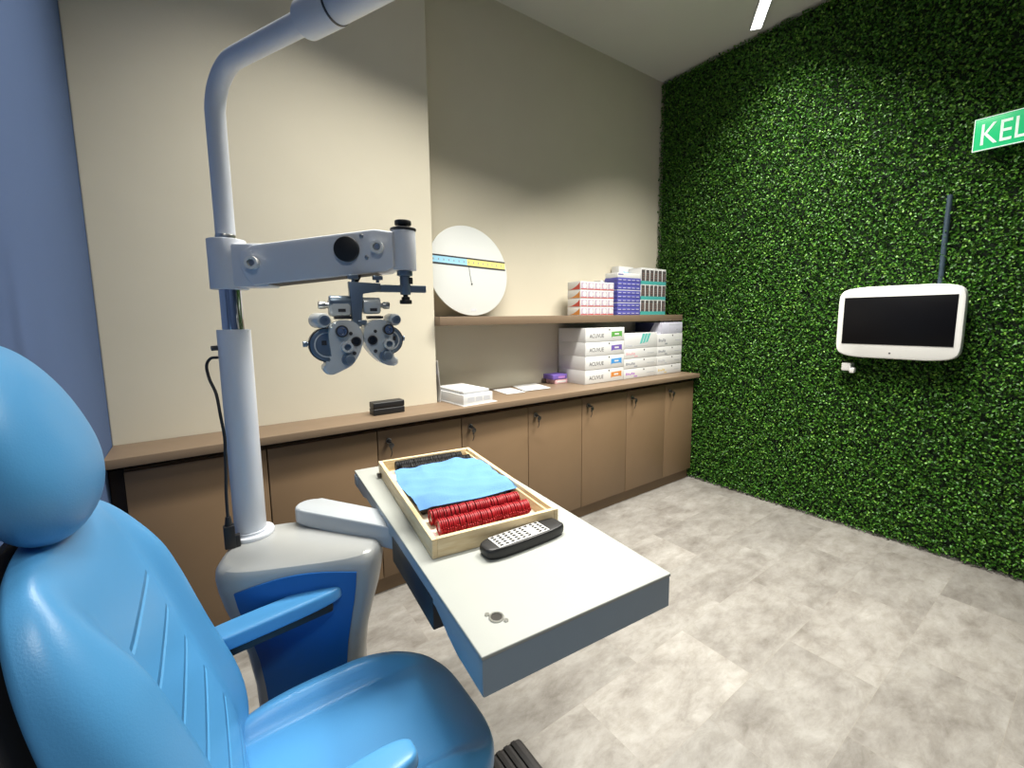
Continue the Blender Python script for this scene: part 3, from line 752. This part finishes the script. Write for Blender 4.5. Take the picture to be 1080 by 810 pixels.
# table: local x across, y along (far +)
TZT = .815
TM = Matrix.Translation((.537, .933, 0)) @ Matrix.Rotation(R(-5.2), 4, 'Z')
TL, TW = .458, .2005
tp = [superel(TW, TL, 60, 2 * math.pi * (k + .5) / 80) for k in range(80)]
obj('tabletop', MB().box(-TW, TW, -TL, TL, TZT - .007, TZT, .002, 3).xf(TM), M['table_top'], unit)
side = [(-TL + .001, TZT - .0065), (-TL + .001, TZT - .066), (-TL + .095, TZT - .066), (-TL + .135, TZT - .058), (-TL + .165, TZT - .040), (-TL + .19, TZT - .034), (.30, TZT - .034), (.34, TZT - .050), (TL - .001, TZT - .050), (TL - .001, TZT - .0065)]
obj('table_apron', MB().prism(side, lambda p: (-TW + .001, p[0], p[1]), lambda p: (TW - .001, p[0], p[1]), .003, 2).xf(TM), M['table_side'], unit)
obj('drawer', MB().box(-TW - .0005, TW - .03, -.255, .020, TZT - .092, TZT - .028, .003).xf(TM), M['black'], unit)
cx, cy = -.142, -.395
g = obj('recessed_button', MB().annulus((cx, cy, TZT - .002), (cx, cy, TZT + .0022), .0125, .0095, 28).cyl((cx - .010, cy + .014, TZT - .001), (cx - .010, cy + .014, TZT + .0018), .004, n=14).cyl((cx + .010, cy - .014, TZT - .001), (cx + .010, cy - .014, TZT + .0018), .004, n=14).xf(TM), M['steel'], unit)
obj('button_cap', MB().cyl((cx, cy, TZT - .002), (cx, cy, TZT + .0012), .0096, n=24).xf(TM), M['darksteel'], g)
obj('corner_bracket', MB().box(-TW - .002, -TW + .030, TL - .04, TL - .002, TZT - .045, TZT - .011, .002).xf(TM), M['table_side'], unit)

# power cord beside the column
cps = bez([(.036, 1.240, 1.213), (.022, 1.248, 1.211), (.013, 1.25, 1.194), (.016, 1.243, 1.163), (.026, 1.223, 1.129), (.030, 1.208, 1.08), (.034, 1.203, 1.029), (.032, 1.200, .985), (.030, 1.200, .941), (.027, 1.199, .896), (.026, 1.198, .857), (.026, 1.198, .835)], 5)
cd = empty('mains_lead', (.026, 1.198, .760), 'thin black mains lead with plug hanging beside the white column', 'cable')
obj('cable', MB().tube(cps, .0033, n=10), M['black'], cd)
obj('plug', MB().cyl((.026, 1.198, .838), (.026, 1.198, .815), .0055, .0085, n=14, bev=.001).box(.0145, .0375, 1.188, 1.208, .7605, .817, .003).box(.034, .047, 1.19, 1.206, .7605, .79, .002), M['black'], cd)

# ------------------------------------------------------------------ phoropter hanging from the arm
PR = R(-6)
PO = Vector((.306, 1.022, 1.264))
PMx = Matrix.Translation(PO) @ Matrix.Rotation(PR, 4, 'Z')
ph = empty('phoropter', (PO.x, PO.y, 1.16), 'silver phoropter with two lens batteries hanging from the white arm', 'phoropter')
S = .000362
def q(a, b): return ((a - 465) * S * .95, -(b - 490) * S)
def qc(mb, a, b, y0, y1, r, n=28, bev=.0015): 
    x, z = q(a, b); return mb.cyl((x, y0, z), (x, y1, z), r, n=n, bev=bev)
def qa(mb, a, b, y0, y1, ro, ri, n=28):
    x, z = q(a, b); return mb.annulus((x, y0, z), (x, y1, z), ro, ri, n)
def smooth_poly(pts, n=4): 
    c = bez([(*p, 0) for p in pts + pts[:1]], n)[:-1]; return [(v.x, v.y) for v in c]
# mounting hardware
b = MB().prism([q(*p) for p in ((408, 160), (612, 166), (612, 218), (485, 226), (478, 440), (420, 440))], lambda p: (p[0], .000, p[1]), lambda p: (p[0], .024, p[1]), .003)
br = obj('mounting_bracket', b.xf(PMx), M['ph_blue'], ph)
for a in (440, 600):
    x, z = q(a, 160)
    obj('thumb_screw', MB().cyl((x, .012, z), (x, .012, z + .007), .004, n=12).box(x - .011, x + .011, .004, .020, z + .006, z + .016, .002).xf(PMx), M['ph_blue'], br)
x0, z0 = q(605, 196); x1, _ = q(885, 196)
b0 = PMx @ Vector((x0, .012, z0)); clampxy = Vector(((AM @ Vector((AL, 0, 0))).x, (AM @ Vector((AL, 0, 0))).y, 0))
bd = (clampxy - Vector((b0.x, b0.y, 0))).normalized(); bl = (clampxy - Vector((b0.x, b0.y, 0))).length + .050
BMx = Matrix.Translation(b0) @ Matrix.Rotation(math.atan2(bd.y, bd.x), 4, 'Z')
obj('sliding_bar', MB().box(-.02, bl, -.008, .008, -.0085, .0085, .002).box(-.01, bl - .004, -.0088, -.0075, .0, .004).xf(BMx), M['ph_blue'], ph)
czx = clampxy.x; czy = clampxy.y
obj('clamp_post', MB().cyl((czx, czy, b0.z - .014), (czx, czy, z1a - .046), .0125, n=24, bev=.002).cyl((czx, czy, z1a - .058), (czx, czy, z1a - .046), .0185, n=28, bev=.002), M['ph_blue'], ph)
obj('post_sleeve', MB().cyl((czx + .009, czy - .004, b0.z + .012), (czx + .009, czy - .004, z1a - .062), .0085, n=20), M['black'], ph)
obj('clamp_knob', MB().cyl((czx, czy, b0.z - .020), (czx, czy, b0.z - .013), .006, n=16).cyl((czx, czy, b0.z - .036), (czx, czy, b0.z - .026), .0145, n=18, bev=.002).cyl((czx, czy, b0.z - .026), (czx, czy, b0.z - .019), .010, n=18, bev=.001), M['black'], ph)
# upper housings with level tubes
for (a0, a1, b0_, b1_, kn) in ((282, 418, 258, 375, -1), (492, 612, 266, 360, 1)):
    xx0, zz1 = q(a0, b0_); xx1, zz0 = q(a1, b1_)
    zc = (zz0 + zz1) / 2
    hs = obj('upper_housing', MB().box(xx0, xx1, .002, .044, zz0, zz1, .008, 3).xf(PMx), M['ph_body'], ph)
    obj('cover_tube', MB().cyl((xx0 + .001, .016, zz1 - .010), (xx1 - .001, .016, zz1 - .010), .0145, n=24, bev=.002).xf(PMx), M['ph_blue'] if kn < 0 else M['ph_body'], hs)
    obj('scale_window', MB().box((xx0 + xx1) / 2 - .006, (xx0 + xx1) / 2 + .010, .0012, .004, zc - .011, zc - .004).xf(PMx), M['ink'], hs)
    kx0 = xx0 if kn < 0 else xx1
    ky = q(0, 305)[1]
    obj('width_knob', MB().cyl((kx0, .018, ky), (kx0 + kn * .008, .018, ky), .006, n=18).cyl((kx0 + kn * .006, .018, ky), (kx0 + kn * .022, .018, ky), .0085, n=22, bev=.002).xf(PMx), M['steel'], hs)
    xx0b, zz1b = q(a0 + 30, 372); xx1b, zz0b = q(a1 - 2, 392)
    obj('gauge_strip', MB().box(xx0b, xx1b, .004, .03, zz0b, zz1b, .001).box(xx0b + .012, xx0b + .034, .003, .006, zz0b + .001, zz1b - .001).xf(PMx), M['darksteel'], hs)
obj('centre_block', MB().box(q(450, 0)[0], q(510, 0)[0], -.002, .03, q(0, 430)[1], q(0, 398)[1], .003).xf(PMx), M['ph_blue'], ph)
# lens batteries
LO = [(300, 408), (350, 396), (400, 402), (440, 425), (465, 470), (470, 530), (452, 590), (425, 640), (385, 682), (330, 708), (280, 728), (240, 726), (218, 700), (224, 672), (250, 655), (268, 625), (268, 580), (262, 530), (262, 470), (272, 432)]
RO = [(930 - a, b_) for a, b_ in LO]
RO = [(478, 520), (480, 470), (498, 428), (540, 402), (590, 396), (635, 408), (662, 440), (668, 490), (662, 550), (650, 600), (655, 632), (690, 645), (702, 668), (690, 692), (645, 696), (590, 676), (540, 632), (500, 580)]
for side, OUT in ((0, LO), (1, RO)):
    poly = smooth_poly([q(*p) for p in OUT], 4)
    lb = obj('lens_battery', MB().prism(poly, lambda p: (p[0], -.014, p[1]), lambda p: (p[0], .034, p[1]), .006, 3).xf(PMx), M['ph_body'], ph)
    dc = (258, 548, .0365) if side == 0 else (655, 532, .0315)
    x, z = q(dc[0], dc[1])
    dd = obj('lens_disc', MB().cyl((x, .002, z), (x, .030, z), dc[2], n=48, bev=.003).xf(PMx), M['ph_blue'], ph)
    obj('disc_rim', MB().annulus((x, .006, z), (x, .028, z), dc[2] + .0022, dc[2] - .003, 48).xf(PMx), M['darksteel'], dd)
    obj('disc_ridge', MB().annulus((x, -.0005, z), (x, .004, z), dc[2] - .008, dc[2] - .011, 48).xf(PMx), M['ph_body'], dd)
    if side == 0: a_, b__ = 236, 535
    else: a_, b__ = 684, 520
    xx, zz = q(a_, b__); obj('scale_window', MB().box(xx - .005, xx + .005, .0005, .004, zz - .005, zz + .005).xf(PMx), M['ink'], dd)
    s_ = -1 if side == 0 else 1
    kx_ = x + s_ * dc[2]
    obj('side_knob', MB().cyl((kx_ - s_ * .004, .016, z + .003), (kx_ + s_ * .008, .016, z + .003), .004, n=14).cyl((kx_ + s_ * .004, .016, z + .003), (kx_ + s_ * (.013 if s_ < 0 else .008), .016, z + .003), .0065, n=18, bev=.001).xf(PMx), M['ph_blue'], dd)
    if side == 0: items = [(338, 465, 0.0132, 'ring'), (425, 530, 0.0107, 'eye'), (365, 562, 0.0123, 'knob'), (370, 640, 0.0141, 'dial'), (412, 603, .0042, 'dot'), (395, 480, .0040, 'dot')]
    else: items = [(636, 460, 0.0123, 'ring'), (530, 525, 0.0107, 'eye'), (632, 552, 0.0123, 'knob'), (610, 628, 0.0141, 'dial'), (547, 596, .0042, 'dot'), (552, 470, .0038, 'dot')]
    for a, b_, r_, kd in items:
        x, z = q(a, b_)
        if kd == 'ring':
            o_ = obj('power_ring', MB().annulus((x, -.026, z), (x, -.013, z), r_, r_ - .0028, 32).xf(PMx), M['darksteel'], lb)
            obj('ring_lens', MB().annulus((x, -.024, z), (x, -.013, z), r_ - .0026, r_ - .0055, 32).cyl((x, -.018, z), (x, -.013, z), r_ - .0052, n=28, bev=.001).xf(PMx), M['chrome'], o_)
        elif kd == 'eye':
            obj('sight_ring', MB().annulus((x, -.019, z), (x, -.013, z), r_, r_ - .003, 32).xf(PMx), M['darksteel'], lb)
            obj('sight_lens', MB().cyl((x, -.0165, z), (x, -.0135, z), r_ - .0028, n=28).xf(PMx), M['lens'], lb)
        elif kd == 'knob':
            obj('axis_ring', MB().annulus((x, -.030, z), (x, -.013, z), r_, r_ - .005, 32).xf(PMx), M['ph_body'], lb)
            obj('axis_lens', MB().cyl((x, -.022, z), (x, -.0135, z), r_ - .0048, n=28).xf(PMx), M['ph_blue'], lb)
        elif kd == 'dial':
            obj('power_dial', MB().cyl((x, -.022, z), (x, -.013, z), r_, n=28, bev=.002).cyl((x + .002, -.036, z + .001), (x + .001, -.021, z), .0105, n=24, bev=.002).xf(PMx), M['ph_blue'], lb)
        else:
            obj('screw', MB().cyl((x, -.016, z), (x, -.013, z), r_, n=14, bev=.0006).xf(PMx), M['ink'], lb)
    cx_ = (x0, 0)
    a, b_, r_ = (200, 398, .0170) if side == 0 else (678, 398, .0150)
    x, z = q(a, b_)
    dxx = .013 if side == 0 else .003
    cc = obj('cross_cylinder', MB().cyl((x, .030, z), (x + dxx, -.022, z), r_, r_ * .92, n=32, bev=.005).xf(PMx), M['ph_body'], ph)
    obj('turn_knob', MB().annulus((x + dxx * 1.0, -.032, z), (x + dxx, -.020, z), r_ * .62, r_ * .30, 28).cyl((x + dxx, -.028, z), (x + dxx, -.020, z), r_ * .34, n=20).xf(PMx), M['ph_blue'], cc)
    xx0, zz = q(a + (30 if side == 0 else -30), 412)
    obj('link_arm', MB().box(min(x, q(270 if side == 0 else 640, 0)[0]), max(x, q(290 if side == 0 else 620, 0)[0]), .004, .022, zz - .010, zz + .008, .003).xf(PMx), M['ph_body'], ph)

# ------------------------------------------------------------------ examination chair, facing +x
CY = .776
ch = empty('examination_chair', (.12, CY, 0), 'blue padded examination chair with egg shaped headrest in the left foreground', 'chair')
lean = R(15.5)
up = Vector((-math.sin(lean), 0, math.cos(lean))); nrm = Vector((math.cos(lean), 0, math.sin(lean)))
def frame(o, a, b, h):
    m = Matrix(((a.x, b.x, h.x, o.x), (a.y, b.y, h.y, o.y), (a.z, b.z, h.z, o.z), (0, 0, 0, 1))); return m
# backrest
BL, BWd = .325, .247
def bo(t):
    a, b_ = superel(BWd, BL, 3.4, t)
    k = b_ / BL
    a *= 1 - .06 * sstep(k, .25, 1.0) - .10 * sstep(-k, .3, 1.0)
    return a, b_
def bh(a, b_):
    k = abs(a) / BWd
    return .047 + .034 * sstep(k, .50, .72) * (1 - .6 * sstep(b_ / BL, .45, .9)) + .012 * math.exp(-((b_ + .17) / .12) ** 2)
bc = Vector((-.088, CY, .735)) - nrm * .007
obj('backrest', MB().pillow(bo, bh, lambda a, b_: .035, nr=34, nt=128, pf=3.2).xf(frame(bc, Vector((0, 1, 0)), up, nrm)), M['vinyl_seam'], ch)
bo2 = lambda t: tuple(x * .97 for x in bo(t))
obj('back_shell', MB().pillow(bo2, lambda a, b_: .004, lambda a, b_: .045, nr=12, nt=72, pf=4, pb=3).xf(frame(bc - nrm * .030, Vector((0, 1, 0)), up, nrm)), M['black_soft'], ch)
# headrest
hl = R(14)
hup = Vector((-math.sin(hl), 0, math.cos(hl))); hn = Vector((math.cos(hl), 0, math.sin(hl)))
def ho(t):
    a, b_ = superel(.130, .126, 2.3, t); return a * (1 - .10 * b_ / .131), b_
obj('headrest', MB().pillow(ho, lambda a, b_: .057 - .011 * b_ / .131, lambda a, b_: .050, nr=18, nt=72, pf=2.0, pb=2.2).xf(frame(Vector((-.184, CY - .003, 1.155)), Vector((0, 1, 0)), hup, hn)), M['vinyl'], ch)
obj('headrest_post', MB().box(-.275, -.245, CY - .03, CY + .03, .90, 1.12, .006).box(-.25, -.205, CY - .025, CY + .025, 1.08, 1.13, .006), M['black_soft'], ch)
# seat
SLx, SWy = .240, .205
def so(t):
    a, b_ = superel(SLx, SWy, 3.6, t); return a, b_ * (1 - .06 * sstep(a / SLx, .2, 1))
def sh(a, b_):
    k = abs(b_) / SWy
    return .048 + .042 * sstep(k, .55, .74) * (1 - .75 * sstep(a / SLx, .1, .95)) - .018 * sstep(a / SLx, .55, 1)
obj('seat', MB().pillow(so, sh, lambda a, b_: .055, nr=30, nt=112, pf=3.4, pb=3.4).xf(frame(Vector((.188, CY, .462)), Vector((1, 0, 0)), Vector((0, 1, 0)), Vector((0, 0, 1)))), M['vinyl'], ch)
obj('seat_pan', MB().box(-.02, .36, CY - .17, CY + .17, .375, .408, .012, 3), M['black_soft'], ch)
# armrests
for s_ in (-1, 1):
    ya = CY + s_ * .226
    aw, alen = .030, .150
    def aro(t): return superel(alen, aw, 3.4, t)
    m = Matrix.Translation((.070 + .006 * s_, ya, .663 + .006 * s_)) @ Matrix.Rotation(R(-4.5), 4, 'Y')
    ar = obj('armrest', MB().pillow(aro, lambda a, b_: .020, lambda a, b_: .014, nr=22, nt=72, pf=6, pb=6).xf(m), M['vinyl'], ch)
    obj('armrest_base', MB().box(-.14, .125, -.023, .023, -.032, -.008, .006, 2).xf(m), M['black'], ar)
    obj('armrest_bracket', MB().prism([(-.13, .70), (-.06, .64), (-.03, .56), (-.02, .40), (-.07, .40), (-.10, .52), (-.15, .64)], lambda p: (p[0], ya - s_ * .012 - .010, p[1]), lambda p: (p[0], ya - s_ * .012 + .010, p[1]), .004), M['black'], ar)
# base and footrest
obj('chair_column', MB().cyl((.12, CY, .055), (.12, CY, .38), .085, .075, n=40, bev=.006), M['grey_shell'], ch)
obj('chair_base', MB().box(-.16, .34, CY - .19, CY + .19, 0, .06, .025, 4), M['grey_shell'], ch)
fr = obj('footrest', MB().box(.40, .652, .675, .895, .105, .125, .012, 3), M['black_soft'], ch)
b = MB()
for k in range(9): b.box(.425 + k * .024, .438 + k * .024, .682, .888, .124, .130, .001)
obj('tread_ribs', b, M['black'], fr)
obj('footrest_leg', MB().prism([(.30, .39), (.345, .39), (.46, .11), (.42, .105)], lambda p: (p[0], CY - .03, p[1]), lambda p: (p[0], CY + .03, p[1]), .004), M['darksteel'], ch)

# ------------------------------------------------------------------ on the table: trial lens tray, cloth, remote
TR = R(-8.2)
TCx, TCy = .5405, 1.0265
TT = Matrix.Translation((TCx, TCy, TZT)) @ Matrix.Rotation(TR, 4, 'Z')
tw, tl, th = .1515, .2785, .042
tr = empty('trial_lens_tray', (TCx, TCy, TZT), 'shallow pine tray of trial lenses lying on the swing table', 'tray')
obj('tray_floor', MB().box(-tw + .008, tw - .008, -tl + .008, tl - .008, .001, .0075).xf(TT), M['felt'], tr)
for u_ in (-tw, tw - .011): obj('side_rail', MB().box(u_, u_ + .011, -tl, tl, .0004, th, .0012).xf(TT), M['wood'], tr)
for v_ in (-tl, tl - .011): obj('end_rail', MB().box(-tw + .011, tw - .011, v_, v_ + .011, .0004, th, .0012).xf(TT), M['wood'], tr)
obj('inner_lip', MB().box(tw - .0175, tw - .011, -tl + .011, tl - .011, .0075, .032, .001).xf(TT), M['wood'], tr)
obj('catch', MB().box(-tw - .012, -tw, tl - .045, tl - .030, .004, .016, .002).xf(TT), M['darksteel'], tr)
for v0 in (-.07, -.01, .05, .11):
    obj('lens_rack', MB().box(-.118, .112, v0 - .017, v0 + .017, .0076, .0300, .003).xf(TT), M['black_soft'], tr)
obj('printed_scale', MB().box(-.137, -.118, -.222, -.165, .0075, .0079).xf(TT), M['pink'], tr, False)
def lens(name, m, glass):
    r_ = .0175
    b = MB().annulus((-.0018, 0, r_), (.0018, 0, r_), r_, r_ - .0042, 22)
    b.box(-.0016, .0016, -r_ - .004, -r_ + .003, r_ - .006, r_ + .002, .0008)
    b.cyl((-.0004, 0, r_), (.0004, 0, r_), r_ - .004, n=18, mi=1)
    return obj(name, b, [m, glass])
def row(proto, u0, u1, n, v0, dv, label, group, cat='trial lens', tilt=0):
    for i in range(n):
        u = u0 + (u1 - u0) * i / (n - 1); v = v0 + dv * i / (n - 1)
        w = TT @ Vector((u, v, .0079))
        o = proto if proto.get('fresh', 1) else None
        if o is None:
            o = proto.copy(); COL.objects.link(o)
        o['fresh'] = 0
        o.location = w
        o.rotation_euler = (R(random.uniform(-9, 9)), tilt + R(random.uniform(-1.2, 1.2)), TR + R(random.uniform(-1, 1)))
        tag(o, label, cat, group)
red = lens('trial_lens', M['red'], M['lens_glass'])
row(red, -.111, .112, 44, -.203, 0, 'red rimmed trial lens in the row nearest the remote', 'red rimmed trial lenses, front row')
row(red, -.113, .112, 44, -.148, 0, 'red rimmed trial lens in the row along the blue cloth', 'red rimmed trial lenses, rear row')
blk = lens('trial_lens', mat('matte_black_plastic', (.006, .006, .006), .6, noise=.2, spec=.2), M['ink'])
row(blk, -.104, .108, 42, .243, 0, 'black rimmed trial lens in the row at the tray far end', 'black rimmed trial lenses, far row')
row(blk, -.095, .122, 42, .200, 0, 'black rimmed trial lens in the row half hidden by cloth', 'black rimmed trial lenses, row under the cloth')
for o in COL.objects:
    if 'fresh' in o: del o['fresh']
# cloth: a soft folded sheet over the racks
def cloth():
    nu, nv = 44, 46
    me_b = MB(); rng = random.Random(5)
    c00, c10, c11, c01 = Vector((-.135, -.112)), Vector((.139, -.104)), Vector((.138, .182)), Vector((-.128, .172))
    top = []; bot = []
    def Z(s, t, x, y):
        z = .0395
        z += .0035 * math.sin(9 * s + 3 * t) * math.sin(7 * t + 1.2) + .0022 * math.sin(17 * s - 11 * t) + .0015 * math.sin(31 * t + 13 * s)
        z += .010 * math.exp(-((s - .72) / .13) ** 2 - ((t - .93) / .10) ** 2)
        z += .006 * math.exp(-((s - .30) / .05) ** 2 - ((t - .75) / .3) ** 2) * sstep(t, .3, .9)
        e = sstep(s, 0, .10) * sstep(1 - s, 0, .05); e2 = sstep(t, 0, .05)
        z -= .004 * (1 - e) + .003 * (1 - e2)
        return max(z - .010 * (1 - sstep(t, 0, .13)), .0312)
    for i in range(nv + 1):
        t = i / nv; rt = []; rb_ = []
        for k in range(nu + 1):
            s = k / nu
            p = c00 * (1 - s) * (1 - t) + c10 * s * (1 - t) + c11 * s * t + c01 * (1 - s) * t
            x = p.x + .006 * math.sin(6 * t + 1) * (1 - s) + .004 * math.sin(11 * t) * s * (s > .5)
            y = p.y + (.007 * math.sin(7 * s + .5) + .004 * math.sin(17 * s)) * t + .004 * math.sin(8 * s) * (1 - t)
            z = Z(s, t, x, y)
            rt.append(me_b.bm.verts.new((x, y, z + .0012))); rb_.append(me_b.bm.verts.new((x, y, z)))
        top.append(rt); bot.append(rb_)
    f = me_b.bm.faces.new
    for i in range(nv):
        for k in range(nu):
            f((top[i][k], top[i][k + 1], top[i + 1][k + 1], top[i + 1][k])); f((bot[i][k], bot[i + 1][k], bot[i + 1][k + 1], bot[i][k + 1]))
    for i in range(nv):
        f((top[i][0], top[i + 1][0], bot[i + 1][0], bot[i][0])); f((top[i][nu], bot[i][nu], bot[i + 1][nu], top[i + 1][nu]))
    for k in range(nu):
        f((top[0][k], bot[0][k], bot[0][k + 1], top[0][k + 1])); f((top[nv][k], top[nv][k + 1], bot[nv][k + 1], bot[nv][k]))
    o = obj('cleaning_cloth', me_b.xf(TT), M['cloth'])
    tag(o, 'light blue cloth spread over the middle of the lens tray', 'cloth')
cloth()
# remote control
RM = Matrix.Translation((.5385, .715, TZT)) @ Matrix.Rotation(R(-1.0), 4, 'Z')
rc = empty('remote_control', (.5385, .715, TZT), 'black remote control with white keypad on the swing table', 'remote control')
def ro(t):
    a, b_ = superel(.102, .029, 5, t); return a, b_ * (1 - .10 * (a / .102) ** 2)
rr = [[Vector((a * s_, b_ * s_, z)) for a, b_ in [ro(2 * math.pi * k / 64) for k in range(64)]] for s_, z in ((.90, .0003), (.965, .003), (1, .009), (1, .017), (.985, .0215), (.955, .0235), (.90, .0242))]
obj('casing', MB().rings(rr).xf(RM), M['black'], rc)
kp = obj('keypad', MB().box(-.076, .054, -.0232, .0232, .0238, .0250, .0005).xf(RM), M['white_plastic'], rc)
for i in range(9):
    for j in range(5):
        if i == 6 and j < 4: continue
        u = -.068 + i * .0143; v = -.0176 + j * .0088
        obj('button', MB().box(u - .0040, u + .0040, v - .0029, v + .0029, .0247, .0262, .0008, 1).xf(RM), M['black'], kp)

# ------------------------------------------------------------------ camera and view
f_, cyp, yaw, pit, rol = 461.66, 390.09, .6219, .1197, .0107
cam = bpy.data.cameras.new('camera'); co = bpy.data.objects.new('camera', cam); COL.objects.link(co)
c, s = math.cos(yaw), math.sin(yaw)
r0 = Vector((c, -s, 0)); u0 = Vector((s * math.sin(pit), c * math.sin(pit), math.cos(pit))); fw = Vector((s * math.cos(pit), c * math.cos(pit), -math.sin(pit)))
rr_ = r0 * math.cos(rol) - u0 * math.sin(rol); uu = r0 * math.sin(rol) + u0 * math.cos(rol)
co.matrix_world = Matrix(((rr_.x, uu.x, -fw.x, 0), (rr_.y, uu.y, -fw.y, 0), (rr_.z, uu.z, -fw.z, 1.3), (0, 0, 0, 1)))
cam.sensor_fit = 'HORIZONTAL'; cam.sensor_width = 36; cam.lens = f_ / 1080 * 36; cam.shift_y = -(405 - cyp) / 1080; cam.clip_start = .02
SC.camera = co
w = bpy.data.worlds.new('world'); SC.world = w; w.use_nodes = True
w.node_tree.nodes['Background'].inputs[0].default_value = (.5, .6, .8, 1); w.node_tree.nodes['Background'].inputs[1].default_value = .02
vs = SC.view_settings; vs.view_transform = 'Standard'; vs.look = 'None'; vs.gamma = 1; vs.exposure = -.18; vs.use_curve_mapping = False
